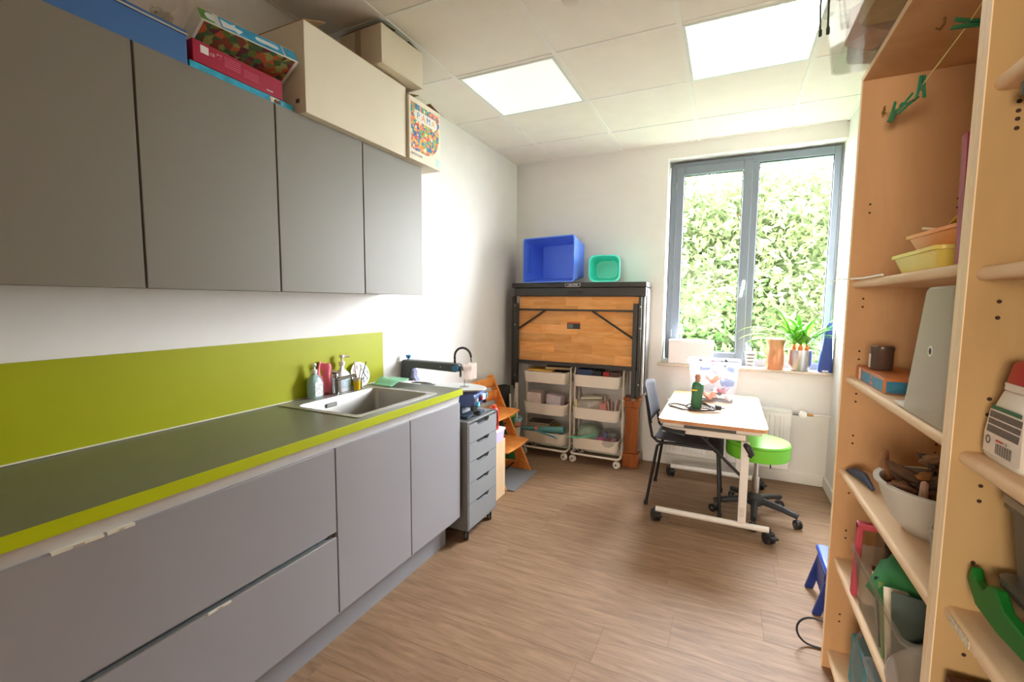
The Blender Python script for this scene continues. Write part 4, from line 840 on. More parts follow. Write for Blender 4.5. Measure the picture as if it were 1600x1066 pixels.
# blue wedge (door stop / case) against the right wall
t = thing('blue_case', (2.49, 3.93, SZ), 'dark blue tapered case standing at the right end of the window sill', 'case')
q = MB(); q.loft([ring(.085, .075, .012, SZ, 2.482, 3.935), ring(.085, .075, .012, SZ+.03, 2.482, 3.935), ring(.062, .055, .012, SZ+.19, 2.488, 3.94), ring(.028, .03, .01, SZ+.36, 2.50, 3.945)]); q.build('case_body', M('#27438f', .5), t)
B(2.462, 2.50, 3.8968, 3.8974, SZ+.004, SZ+.016).build('white_mark', M('#e8ecf4', .4), t, smooth=False)
# ---------------- table ----------------
TX0, TX1, TY0, TY1, TZ = 1.475, 2.058, 2.79, 3.78, .66
t = thing('height_table', (1.76, 3.3, 0), 'height-adjustable table with beech top and white metal frame on casters', 'table')
tm1 = M('#d0a076', .5, var=.04, vs=5, stretch=(6, 1, 1))
q = MB(); p = rr(TX1-TX0, TY1-TY0, .04, 6, (TX0+TX1)/2, (TY0+TY1)/2); q.loft([[(x, y, z) for x, y in p] for z in (TZ-.0015, TZ)]); q.build('top_laminate', tm1, t)
q = MB(); p2 = rr(TX1-TX0-.002, TY1-TY0-.002, .04, 6, (TX0+TX1)/2, (TY0+TY1)/2); q.loft([[(x, y, z) for x, y in p2] for z in (TZ-.02, TZ-.0015)]); q.build('top_edge', wood('#c98a5c', '#dda878', (2, 2, 4)), t)
wf = M('#ece7e0', .4); XC = 1.95
for yy in (2.84, 3.66):
    q = MB(); q.box(1.50, XC+.0, yy-.015, yy+.015, .575, .610); q.build('tilt_beam', wf, t, bevel=.003)
    q = MB(); q.box(1.50, 2.03, yy-.012, yy+.012, .612, .639); q.build('top_rail', wf, t, bevel=.002)
    q = MB(); q.box(XC-.021, XC+.021, yy-.018, yy+.018, .095, .57); q.build('column', wf, t, bevel=.003)
    q = MB(); q.tube([(1.475, yy, .078), (2.09, yy, .078)], .017, 14); q.build('foot_bar', wf, t)
    for X in (1.475, 2.09):
        q = MB(); q.M = Matrix.Translation((X, yy-.0, 0)) @ Matrix.Rotation(.5, 4, 'Z'); q.cyl((-.022, 0, .032), (-.006, 0, .032), .032, n=22); q.cyl((.006, 0, .032), (.022, 0, .032), .032, n=22); wh = q.build('caster', M('#2a2a2c', .4), t)
        q = MB(); q.M = Matrix.Translation((X, yy, 0)) @ Matrix.Rotation(.5, 4, 'Z'); q.loft([[(x, y, z) for x, y in rr(.052, .06, .02)] for z in (.040, .066)]); q.box(-.02, .02, -.06, -.02, .045, .058); q.build('fork', M('#222224', .5), wh, bevel=.003)
        q = MB(); q.cyl((X, yy, .06), (X, yy, .085), .012); q.build('stem', M('#3a3a3c', .4), wh)
q = MB(); q.box(XC-.015, XC+.015, 2.86, 3.64, .53, .56); q.build('cross_beam', wf, t, bevel=.003)
q = MB(); q.tube([(1.70, 2.845, .585), (1.935, 2.86, .36)], .009, 10); q.build('gas_strut', M('#2b2b2c', .4), t)
q = MB(); q.tube([(1.50, 2.81, .60), (1.56, 2.80, .588), (1.63, 2.80, .582)], [.012, .016, .02], 12, .7); q.build('tilt_lever', M('#1f1f20', .45), t)
q = MB(); q.tube([(XC, 2.818, .555), (XC+.012, 2.79, .55), (XC+.03, 2.785, .515), (XC+.02, 2.785, .50)], [.014, .018, .016, .012], 12); q.build('clamp_knob', M('#1f1f20', .45), t)
q = MB(); q.box(1.62, 1.90, 2.822, 2.830, .614, .628); q.build('scale_strip', M('#55504c', .5, var=.5, vs=120), t, smooth=False)
q = MB(); q.box(XC-.012, XC+.012, 2.8215, 2.8219, .13, .19); q.build('type_label', M('#d8d4cc', .5, var=.3, vs=300), t, smooth=False)
# heat gun standing on the table
gx_, gy_ = 1.665, 3.17
t = thing('heat_gun', (gx_, gy_, TZ), 'dark green hot air gun standing upright on the table', 'tool'); gg = M('#2f6e4a', .4)
q = MB(); q.loft([[(x, y, z) for x, y in rr(w_, d_, .02, 4, gx_+dx, gy_)] for z, w_, d_, dx in ((TZ+.001, .062, .05, 0), (TZ+.02, .07, .056, 0), (TZ+.10, .068, .056, .004), (TZ+.135, .074, .06, .006), (TZ+.165, .066, .055, .006), (TZ+.178, .04, .04, .004))]); q.build('housing', gg, t)
q = MB(); q.lathe([(.015, 0), (.015, .05), (.013, .05), (.013, .02)], (gx_+.004, gy_, TZ+.178), 18); q.build('nozzle', M('#b98a6a', .3, metal=.7), t)
B(gx_-.03, gx_+.005, gy_-.0315, gy_-.0295, TZ+.122, TZ+.131).build('yellow_label', M('#e8c020', .4), t, smooth=False)
q = MB(); q.lathe([(.02, 0), (.022, .006), (.0, .008)], (gx_+.035, gy_-.005, TZ+.075), 12); q.build('switch', M('#20402f', .5), t)
# coiled cable and plug
t = thing('tool_cable', (gx_, gy_-.02, TZ), 'black coiled cable with plug lying around the hot air gun', 'cable')
pts = []
for i in range(150):
    a = i*2*pi/34; k = i/150
    pts.append((gx_+.035*0+(.075+.03*sin(i*.21))*cos(a)+.02, gy_-.055+(.045+.008*sin(i*.35))*sin(a), TZ+.006+.05*k*(.6+.4*sin(a))+.0))
q = MB(); q.tube(pts, .0042, 6); q.build('cord', M('#3a3b3c', .5), t)
q = MB(); lp = [(gx_-.02, gy_-.075, TZ+.006), (gx_-.08, gy_-.09, TZ+.005), (gx_-.16, gy_-.02, TZ+.005), (gx_-.175, gy_+.05, TZ+.005), (gx_-.13, gy_+.07, TZ+.005), (gx_-.05, gy_+.0, TZ+.008)]
cv = []
for i in range(len(lp)-1):
    for k in range(6): cv.append(tuple(Vector(lp[i]).lerp(Vector(lp[i+1]), k/6)))
for off in (0, .012): 
    q.tube([(x+off, y-off*.8, z+off*.3) for x, y, z in cv], .004, 6)
q.build('cord_loop', M('#3a3b3c', .5), t)
q = MB(); q.cyl((gx_+.115, gy_-.04, TZ+.028), (gx_+.15, gy_-.035, TZ+.026), .02, .015); q.cyl((gx_+.15, gy_-.035, TZ+.026), (gx_+.172, gy_-.032, TZ+.026), .004); q.build('plug', M('#2b2f30', .5), t)
# clear tub with craft stuff
bx_, by_ = 1.755, 3.52
t = thing('clear_tub', (bx_, by_, TZ), 'clear plastic tub full of colourful scraps at the back of the table', 'tub')
q = MB(); tub(q, bx_, by_, TZ+.001, .27, .2, .33, .25, .285, .03, .0025, .002); q.build('tub_body', clear('#f4f6fa', .06, .08, .03), t)
q = MB(); q.loft([ring(.334, .254, .03, TZ+.272, bx_, by_), ring(.345, .265, .03, TZ+.272, bx_, by_), ring(.345, .265, .03, TZ+.290, bx_, by_), ring(.328, .248, .03, TZ+.290, bx_, by_), ring(.328, .248, .03, TZ+.286, bx_, by_)], False, False); q.build('rim', clear('#f6f7fa', .5, .1, .05), t)
rs = random.Random(4)
cont = [('#d8283c', 'red'), ('#e08850', 'peach'), ('#3a58a0', 'blue'), ('#f2f0ee', 'white'), ('#e06820', 'orange'), ('#e08098', 'pink'), ('#6a8ac8', 'light blue'), ('#8a8e98', 'grey'), ('#a8b8dc', 'pale blue'), ('#3c4048', 'black')]
pos = [(-.10, -.07, .15, .05), (.0, -.06, .14, .07), (-.06, .04, .20, .08), (.10, -.05, .03, .05), (-.02, -.06, .04, .075), (.08, -.04, .15, .05), (.09, .03, .12, .09), (.05, .05, .05, .08), (-.09, -.03, .08, .06), (-.09, -.0, .255, .03), (.07, -.02, .245, .035), (-.10, .05, .03, .06), (.02, .0, .19, .06), (.06, -.07, .075, .045), (-.04, -.07, .11, .05), (.11, .05, .2, .05)]
for k, (dx, dy, dz, s_) in enumerate(pos):
    c, nm = cont[[0, 1, 2, 3, 4, 5, 6, 7, 8, 9, 9, 3, 8, 5, 3, 6][k]]
    q = MB(); q.M = Matrix.Translation((bx_+dx, by_+dy, TZ+dz*1.1)) @ Matrix.Rotation(rs.uniform(-.6, .6), 4, 'Y') @ Matrix.Rotation(rs.uniform(0, 3), 4, 'Z') @ Matrix.Rotation(rs.uniform(-.5, .5), 4, 'X')
    w_ = s_*rs.uniform(.7, 1); e_ = s_*rs.uniform(.5, .8)
    if k % 3 == 0: q.loft([ring(w_*f_, e_*f_, .01, z) for z, f_ in ((-s_*.3, .8), (-s_*.2, 1), (s_*.2, 1), (s_*.3, .7))])
    elif k % 3 == 1: q.sheet(lambda u, v: ((u-.5)*w_*1.4, (v-.5)*e_*1.4, .016*sin(u*7+k)+.012*sin(v*8)), 10, 8)
    else: q.cyl((-w_*.6, 0, 0), (w_*.6, 0, 0), e_*.3, n=14)
    tag(q.build('craft_scrap', M(c, .6), thick=.003 if k % 3 == 1 else 0), '%s %s in the clear tub on the table, %s' % (nm, ['block', 'crumpled sheet', 'tube'][k % 3], ['upper left front', 'middle front', 'upper back', 'lower right front', 'bottom middle front', 'upper right front', 'right side', 'bottom back', 'left side', 'sticking out above the left rim', 'sticking out above the right rim', 'bottom left back', 'near the top centre', 'lower middle front', 'left of centre front', 'top right back'][k]), 'craft scrap', 'craft scraps in the clear tub')
q = MB(); q.lathe([(.018*sin(i*pi/8)+1e-4, -.018*cos(i*pi/8)) for i in range(9)], (bx_-.01, by_+.03, TZ+.262), 14); tag(q.build('pompom', M('#d8123a', .9)), 'small crimson ball on top of the scraps in the clear tub', 'ball')
# ---------------- stool ----------------
scx, scy = 2.035, 3.20
t = thing('stool', (scx, scy, 0), 'bright green round swivel stool on a black five-star base', 'stool')
q = MB(); q.M = Matrix.Translation((scx, scy-.0, 0)); q.lathe([(.16, .39), (.178, .395), (.182, .407), (.182, .48), (.176, .49), (.0, .494)], (0, 0, 0), 48, True, False); q.build('seat', M('#72c832', .4), t, ang=30)
q = MB(); q.lathe([(.183, .473), (.1838, .477), (.183, .481)], (scx, scy, 0), 48, False, False); q.build('seam', M('#5aa824', .5), t)
q = MB(); q.cyl((scx, scy, .25), (scx, scy, .38), .014); q.cyl((scx, scy, .09), (scx, scy, .26), .024, .022, 18); q.cyl((scx, scy, .36), (scx, scy, .389), .05, .07); q.build('gas_column', M('#c9c9c9', .15, metal=1), t)
q = MB(); q.tube([(scx, scy, .378), (scx+.07, scy-.03, .375), (scx+.075, scy-.03, .33)], .005, 8); q.build('height_lever', M('#3a3a3c', .4), t)
q = MB(); q.lathe([(.045, .075), (.048, .085), (.045, .13), (.028, .15)], (scx, scy, 0), 24); q.build('hub', M('#2e2f31', .5), t)
for k in range(5):
    a = radians(-22+72*k); dx, dy = cos(a), sin(a); q = MB(); q.tube([(scx+dx*.03, scy+dy*.03, .105), (scx+dx*.14, scy+dy*.14, .095), (scx+dx*.245, scy+dy*.245, .075)], [.024, .021, .018], 10, .8); q.build('arm', M('#2e2f31', .5), t)
    caster(t, scx+dx*.245, scy+dy*.245, .026, '#232426', .075, a+.8, '#7a7b7e', .026)
# ---------------- chair ----------------
t = thing('chair', (1.6, 3.27, 0), 'grey plastic stacking chair with black tube legs beside the table', 'chair'); gp = M('#454448', .85, var=.03, spec=.2); bt = M('#2b2a2b', .35, metal=.4)
def f(u, v):
    x = 1.42+.42*u; y = 3.07+.40*v
    return (x, y, .438+.012*cos((v-.5)*pi*1.2)*-1+(.02*(1-u)**3)-(.045*max(0, u-.82)/.18*max(0, u-.82)/.18))
q = MB(); q.sheet(f, 12, 10); q.build('seat', gp, t, thick=.006)
def f(u, v):
    y = 3.075+.39*u; cu = (2*u-1)**2; z = .535+.275*v; ztrim = .03*cu*(1 if v > .5 else -.6)*abs(v-.5)*2
    return (1.395-.045*v+.045*cu*-1*-.6-.02, y, z-ztrim)
q = MB(); q.sheet(f, 12, 8); q.build('backrest', gp, t, thick=.006)
for yy, yb_ in ((3.09, 3.05), (3.45, 3.49)):
    q = MB(); q.tube([(1.385, yb_, .012), (1.44, yy, .40), (1.47, yy, .425), (1.52, yy, .428), (1.78, yy, .425), (1.81, yy, .40), (1.835, yb_, .012)], .010, 12); q.build('leg', bt, t)
    q = MB(); q.tube([(1.50, yy, .424), (1.44, yy, .43), (1.405, yy, .46), (1.385, yy, .56), (1.357, yy, .735)], .009, 12); q.build('back_support', bt, t)
    for X in (1.384, 1.836): q = MB(); q.cyl((X, yb_, .0015), (X, yb_, .03), .014, .012); q.build('foot_cap', M('#1c1c1d', .6), t)
q = MB(); q.cyl((1.56, 3.09, .424), (1.56, 3.45, .424), .008); q.cyl((1.74, 3.09, .424), (1.74, 3.45, .424), .008); q.build('seat_frame', bt, t)
# ---------------- wooden shelving on the right ----------------
XF = 2.20; pw_ = wood('#c6996c', '#d4a97c', (1.2, 1.2, .35), .6, scale=4, bump=.02); pe = wood('#eccaa0', '#f8e2c0', (2, 2, .4), .45, scale=6); sh_ = wood('#e2be96', '#efd0ac', (1.5, .5, 1.5), .6, scale=4, bump=.02)
SHA = [.075, .435, .768, 1.100, 1.432]
def unit(y0, y1, label, levels, top=2.115, pw_=pw_):
    t = thing('shelf_unit', (2.36, (y0+y1)/2, 0), label, 'shelf', group=None)
    for a in (y0, y1-.018):
        s_ = B(XF+.002, 2.522, a, a+.018, .001, top-.018).build('side_panel', pw_, t, smooth=False)
        B(XF, XF+.002, a, a+.018, .001, top-.018).build('edge_band', pe, s_, smooth=False)
        hs = MB(); inn = a+.0185 if a == y0 else a-.0005
        for z0 in levels[1:]+[1.75, 1.25, .95, .6, .28]:
            for k in (0, 1):
                for X in (XF+.045, 2.47):
                    zz = z0-.06-.028*k; hs.cyl((X, inn-.0005, zz), (X, inn+.0005, zz), .0035, n=8)
        hs.build('peg_hole', M('#3a2412', .8), s_)
    tp = B(XF+.002, 2.522, y0+.0005, y1-.0005, top-.0175, top).build('top_panel', pw_, t, smooth=False)
    B(XF, XF+.002, y0+.0005, y1-.0005, top-.0175, top).build('edge_band', pe, tp, smooth=False)
    B(2.515, 2.522, y0+.018, y1-.018, .001, top-.018).build('back_panel', pw_, t, smooth=False)
    for z in levels:
        q = MB(); x0 = XF+.012; poly = [(2.5145, z-.024), (2.5145, z)]+[(x0+.010-.010*cos(a), z-.010+.010*sin(a)) for a in [pi/2-k*pi/12 for k in range(7)]]+[(x0+.010-.010*cos(a), z-.014+.010*sin(a)) for a in [-k*pi/12 for k in range(7)]]
        s_ = None; q.prism(poly, 'y', y0+.0185, y1-.0185); s_ = q.build('shelf_board', sh_, t, smooth=True)
    B(XF+.03, XF+.045, y0+.0185, y1-.0185, .001, SHA[0]-.0245).build('plinth_board', pw_, t, smooth=False)
    return t
unit(1.083, 1.952, 'birch shelf unit next to the window wall, full of craft boxes', SHA)
tb_ = unit(.23, 1.0815, 'birch shelf unit at the right edge of the view, nearest the camera', [.075, .435, .800, 1.093, 1.420, 1.735], pw_=wood('#b09060', '#bd9d6e', (1.2, 1.2, .35), .6, scale=4, bump=.02))  # more olive than the other unit; dimmer light here partly painted in
q = MB()
for z in (1.735,):
    q.cyl((2.24, 1.02, z-.05), (2.24, 1.02, z-.03), .012)
q.build('bracket_screw', M('#6b6560', .3, metal=.8), tb_)
q = MB(); q.box(2.2112, 2.2122, .965, 1.045, .782, .796); q.build('label_strip', M('#d8ccb4', .6, var=.3, vs=200), tb_, smooth=False)
# trays on the top shelf
def tray(name, label, x, y, z, w, d, h, c, rz=0, cat='tray', m=None, r=.02, fl=.86):
    t = thing(name, (x, y, z), label, cat, rz); q = MB(); tub(q, 0, 0, 0, w*fl, d*fl, w, d, h, r, .002, .006); q.build('tray_body', m or M(c, .35), t, world=False); return t
tray('yellow_tray', 'pale yellow plastic tray on the second highest shelf', 2.335, 1.46, 1.4325, .20, .30, .052, '#ecd468')
tray('orange_tray', 'orange plastic tray standing on the pale yellow tray', 2.335, 1.42, 1.474, .165, .24, .055, '#f09a48', .1, fl=.8)
q = MB(); q.sheet(lambda u, v: (2.27+.10*v, 1.25+.12*u, 1.535+.03*u*(1-u)*2+.035*v), 8, 5); tag(q.build('yellow_sheet', M('#f0d020', .5), thick=.002), 'bright yellow plastic sheet sticking up from the orange tray', 'sheet')
q = MB(); q.cyl((2.29, 1.59, 1.557), (2.30, 1.49, 1.537), .004); tag(q.build('wooden_stick', M('#e6c8a0', .6)), 'pale wooden stick poking out of the orange tray', 'stick')
q = MB(); q.sheet(lambda u, v: (2.29+.09*v+.01*sin(9*u), 1.38+.12*u, 1.532+.014*sin(u*7+v*4)), 10, 8); tag(q.build('dark_felt', M('#4a4a2a', .8), thick=.003), 'dark olive fabric scrap in the orange tray', 'cloth')
t = thing('red_folder', (2.30, 1.115, 1.4325), 'dark red folder standing against the shelf divider', 'folder')
q = MB(); q.add([(2.215, 1.140, 1.433), (2.43, 1.140, 1.433), (2.43, 1.134, 1.67), (2.208, 1.134, 1.67), (2.215, 1.162, 1.433), (2.43, 1.162, 1.433), (2.43, 1.156, 1.67), (2.208, 1.156, 1.67)], [(0,1,2,3), (4,7,6,5), (0,4,5,1), (1,5,6,2), (2,6,7,3), (3,7,4,0)]); q.build('folder_cover', M('#a01c40', .5), t, smooth=False)
B(2.222, 2.42, 1.1630, 1.172, 1.4325, 1.60).build('paper_sheets', M('#e8ded0', .7), None); tag(bpy.data.objects['paper_sheets'], 'white paper sheets standing in front of the dark red folder', 'paper')
# tin and box
t = thing('metal_tin', (2.29, 1.80, 1.15), 'brown-silver round tin on the orange and blue box', 'tin')
q = MB(); q.lathe([(.028, 0), (.030, .003), (.030, .060), (.031, .062), (.031, .074), (.028, .077), (.0, .077)], (2.275, 1.80, 1.1455), 28); q.build('tin_body', M('#6b5a50', .3, metal=.5), t)
B(2.2435, 2.2455, 1.795, 1.808, 1.152, 1.195).build('label', M('#d8cfc4', .5), t, smooth=False)
t = thing('puzzle_box', (2.29, 1.74, 1.1005), 'orange and blue printed cardboard box under the round tin', 'box')
B(2.235, 2.35, 1.60, 1.905, 1.1005, 1.1445).build('box_body', M('#c8743c', .5), t, bevel=.0015)
B(2.234, 2.235, 1.615, 1.83, 1.104, 1.136).build('side_print', M('#2f86a8', .5, var=.2, vs=40), t, smooth=False)
B(2.24, 2.345, 1.5988, 1.6, 1.103, 1.136).build('end_print', M('#2a7a9c', .5, var=.2, vs=60), t, smooth=False)
B(2.2332, 2.234, 1.845, 1.865, 1.103, 1.142).build('pale_corner', M('#e6d8d0', .5), t, smooth=False)
text('lettering', 'XXXXX\nXXXXXXX'.replace('X', 'I'), M('#d88a5a', .5), t, (2.2335, 1.72, 1.12), .016, (0, -1, 0), (0, 0, 1), .0002)
slab('red_paper', 'red paper piece lying by the milky plastic box', 'paper', 2.29, 1.43, 1.1005, .07, .09, .004, '#c03030', .3)
for k in range(3): slab('white_paper', ['lowest', 'middle', 'top'][k]+' small white paper sheet beside the milky plastic box', 'paper', 2.25+.004*k, 1.40+.012*k, 1.1048+.0022*k if k else 1.1046, .06, .07, .002, '#ece6de', .2*k, group='white sheets beside the milky plastic box')
# milky plastic case leaning at the divider
t = thing('plastic_case', (2.28, 1.23, 1.1005), 'tall milky translucent plastic box standing beside the divider', 'box')
q = MB(); q.prism([(1.16, 1.1006), (1.385, 1.1006), (1.30, 1.385), (1.285, 1.392), (1.16, 1.392)], 'x', 2.218, 2.29); q.build('case_body', clear('#eceade', .62, .3, .06), t, bevel=.006)
q = MB(); q.M = Matrix.Translation((2.2172, 1.245, 1.255)) @ Matrix.Rotation(radians(90), 4, 'Y'); q.lathe([(.0075, -.0004), (.0075, .0004)], (0, 0, 0), 16); hl = q.build('hanging_hole', M('#2a1c10', .7), t)
q = MB(); q.M = Matrix.Translation((2.2168, 1.245, 1.255)) @ Matrix.Rotation(radians(90), 4, 'Y'); q.lathe([(.0075, 0), (.0115, 0), (.0115, .0006), (.0075, .0006)], (0, 0, 0), 16, False, False); q.build('eyelet', M('#efeee8', .3), t)
# bowl with brown pieces
cxb, cyb, zb = 2.352, 1.475, .7685
t = thing('bowl', (cxb, cyb, zb), 'large translucent white bowl full of brown driftwood on the middle shelf', 'bowl')
q = MB(); pr = [(.07, 0), (.09, .004), (.115, .035), (.135, .085), (.144, .118), (.153, .120), (.153, .126), (.140, .126), (.130, .085), (.11, .038), (.085, .008), (.0, .006)]; q.lathe(pr, (cxb, cyb, zb), 48, True, False); q.build('bowl_body', M('#d8d2c8', .35, trans=.15), t)
rs = random.Random(12)
def lump(m, x, y, z, sx, sy, sz, seed, rot): 
    q = MB(); q.M = Matrix.Translation((x, y, z)) @ rot
    def f(u, v):
        a = u*2*pi; b = v*pi; p = Vector((cos(a)*sin(b), sin(a)*sin(b), -cos(b))); r_ = 1+.34*noise.noise(p*1.6+Vector((seed*3.1, 0, 0)))+.22*noise.noise(p*5+Vector((seed, 0, 0)))
        return (p.x*sx*r_, p.y*sy*r_, p.z*sz*r_)
    q.sheet(f, 18, 12); return q
_seen = {}
def lbd(k, c, a, z):
    cn = {'#5c3f28': 'dark brown', '#7a5230': 'mid brown', '#4a3322': 'blackish brown', '#8a5e34': 'tan brown', '#6b4a36': 'grey brown', '#a06c38': 'orange brown'}[c]
    pl = ['towards the back of the shelf', 'towards the window', 'towards the front edge', 'towards the camera'][int(((a+pi/4) % (2*pi))/(pi/2))]
    lv = 'low' if k < 11 else 'midway up' if k < 23 else 'high'
    key = (cn, pl, lv); _seen[key] = _seen.get(key, 0)+1
    return '%s driftwood piece %s in the bowl, %s%s' % (cn, lv, pl, ['', ', the upper one', ', the topmost one', ', uppermost'][_seen[key]-1])
for k in range(34):
    a = rs.uniform(0, 2*pi); r_ = (.105-.05*(k/34))*sqrt(rs.random()); z = zb+.085+.10*(k/34)+rs.uniform(-.01, .015)
    ln = rs.uniform(.03, .06); rot = Matrix.Rotation(rs.uniform(0, 6.28), 4, 'Z') @ Matrix.Rotation(rs.uniform(-.5, .5), 4, 'Y')
    c = rs.choice(['#5c3f28', '#7a5230', '#4a3322', '#8a5e34', '#6b4a36', '#a06c38'])
    q = lump(None, cxb+r_*cos(a), cyb+r_*sin(a), z, ln, ln*rs.uniform(.25, .45), ln*rs.uniform(.22, .4), k, rot)
    tag(q.build('driftwood_piece', M(c, .8, var=.25, vs=40, bump=.4, bs=60)), lbd(k, c, a, z), 'driftwood', 'driftwood pieces in the bowl')
for k, (dx, dy, dz, m_) in enumerate(((-.10, .12, .16, '#8a5e3a'), (-.06, -.04, .13, '#c8a08a'))):
    q = MB(); q.tube([(cxb+dx, cyb+dy-.05, zb+.10), (cxb+dx-.01, cyb+dy-.02, zb+dz-.03), (cxb+dx, cyb+dy+.01, zb+dz+.005), (cxb+dx+.01, cyb+dy+.03, zb+dz-.02)], [.012, .011, .008, .004], 8); tag(q.build('curved_twig', M(m_, .8, var=.2)), ['curved brown twig rising over the far rim of the bowl', 'pale pinkish twig at the near side of the bowl'][k], 'twig')
q = MB(); q.tube([(2.226, 1.93-.03, .774), (2.24, 1.86, .785), (2.25, 1.80, .79), (2.26, 1.72, .776)], [.004, .016, .015, .005], 12, .6); tag(q.build('navy_case', M('#28324a', .5)), 'small navy spindle-shaped object lying beside the bowl', 'case')
q = MB(); q.M = Matrix.Translation((2.43, 1.42, .93)) @ Matrix.Rotation(radians(62), 4, 'Y') @ Matrix.Rotation(.4, 4, 'Z'); q.lathe([(.0, 0), (.05, .002), (.062, .008), (.064, .014), (.058, .016), (.045, .008), (.0, .006)], (0, 0, 0), 28, False, False)
bsk = q.build('round_slotted_lid', M('#6a5648', .6)); tag(bsk, 'round slotted brown lid leaning at the back of the driftwood bowl', 'lid')
for k in range(9):
    s_ = MB(); s_.M = q.M; a = k*2*pi/9; s_.M = q.M @ Matrix.Rotation(a, 4, 'Z'); s_.box(.02, .045, -.003, .003, .006, .0105); s_.build('rib', M('#a8937c', .6), bsk, smooth=False)
t = thing('clear_beaker', (2.245, 1.16, .7685), 'clear plastic beaker between the bowl and the divider', 'beaker')
q = MB(); q.lathe([(.022, .0), (.030, .125), (.034, .127), (.034, .131), (.028, .131), (.02, .004)], (2.248, 1.165, .7685), 24, True, True); q.build('beaker_body', clear('#dcd8cc', .45, .2, .2), t)
# lower shelf .435
t = thing('pink_stand', (2.24, 1.70, .436), 'pink-red plastic stand standing on the low shelf', 'frame')
q = MB(); q.M = Matrix.Translation((2.225, 1.70, .4365)) @ Matrix.Rotation(radians(4), 4, 'X'); q.box(-.008, .008, -.012, .012, 0, .24); q.box(-.008, .15, -.012, .012, .225, .245); q.box(.14, .156, -.012, .012, 0, .225); q.build('frame_bar', M('#c04858', .45), t, bevel=.003)
B(2.30, 2.40, 1.72, 1.82, .4355, .66).build('dark_jar', M('#4a3a30', .3, metal=.3), None, bevel=.01); tag(bpy.data.objects['dark_jar'], 'dark brown container at the back beside the pink stand', 'container')
q = MB()
def f(u, v):
    a = u*2*pi; b = v*pi; n = noise.noise(Vector((cos(a)*1.2, sin(a)*1.2, b*1.5))); r_ = 1+.35*n+.12*noise.noise(Vector((cos(a)*4, sin(a)*4, b*4)))
    return (2.33+.105*r_*sin(b)**.5*cos(a), 1.50+.14*r_*sin(b)**.5*sin(a), .575-.095*cos(b))
q.sheet(f, 30, 18); tag(q.build('green_felt', M('#2f7a40', .85, var=.12)), 'crumpled dark green felt heaped in the low shelf', 'felt')
t = thing('card_box', (2.30, 1.45, .4355), 'clear plastic box of cards and paper on the low shelf', 'box')
q = MB(); tub(q, 2.345, 1.46, .4355, .24, .40, .27, .46, .17, .02, .002, .006); q.build('box_body', clear('#e6e0d2', .13, .15, .04), t)
cc = [('#1f3a30', 'dark green card'), ('#e6ddc8', 'cream card'), ('#6b8a4a', 'olive card'), ('#20302c', 'blackish green card'), ('#d8cdb8', 'pale card'), ('#7a3a30', 'rust red card')]
for k in range(6):
    y = 1.30+.045*k; q = MB(); q.M = Matrix.Translation((2.325, y, .45)) @ Matrix.Rotation(radians(-14-5*k), 4, 'X') @ Matrix.Rotation(radians(10*k-20), 4, 'Z'); q.box(-.105, .08, -.0015, .0015, 0, .20-.010*k); tag(q.build('craft_card', M(cc[k][0], .5, var=.08)), cc[k][1]+' leaning in the clear card box, '+['nearest the divider', 'second from the divider', 'third from the divider', 'fourth from the divider', 'fifth from the divider', 'farthest from the divider'][k], 'card')
q = MB(); q.sheet(lambda u, v: (2.228+.02*sin(u*6)+.10*v*v, 1.14+.22*u, .44+.15*v+.02*sin(u*9+v*3)), 16, 8); tag(q.build('clear_wrap', clear('#e6dcd8', .55, .2, .25), thick=.001), 'crumpled clear wrapping at the near end of the low shelf', 'wrap')
q = MB(); q.sheet(lambda u, v: (2.24+.03*v, 1.125+.09*u, .44+.14*v+.01*sin(u*8)), 8, 6); tag(q.build('dark_red_paper', M('#4a2420', .6), thick=.002), 'dark red paper behind the clear wrapping', 'paper')
# bottom shelf
bag('plastic_bag', 'clear plastic bag over a turquoise box at the bottom shelf', 2.32, 1.70, .076, .17, .2, .26, clear('#c8c8c0', .25, .2, .08), 21)
B(2.25, 2.40, 1.60, 1.80, .0755, .25).build('turquoise_box', M('#1a8a9a', .4), None, bevel=.01); tag(bpy.data.objects['turquoise_box'], 'turquoise plastic box on the bottom shelf of the window-side unit', 'box')
t = tray('clear_box', 'milky clear open box on the bottom shelf, in front of the turquoise box', 2.35, 1.40, .0755, .24, .33, .25, '', m=clear('#c8cccc', .35, .2, .08), cat='box')
slab('blue_notebook', 'blue notebook standing in the milky clear box', 'book', 2.36, 1.34, .082, .18, .03, .24, '#25407a')
# ---- near unit contents ----
t = thing('white_storage_box', (2.36, .93, 1.7355), 'white storage box at the top right corner of the view', 'box')
B(2.245, 2.45, .70, 1.035, 1.7355, 1.93).build('box_body', M('#e6e6de', .45), t, bevel=.012)
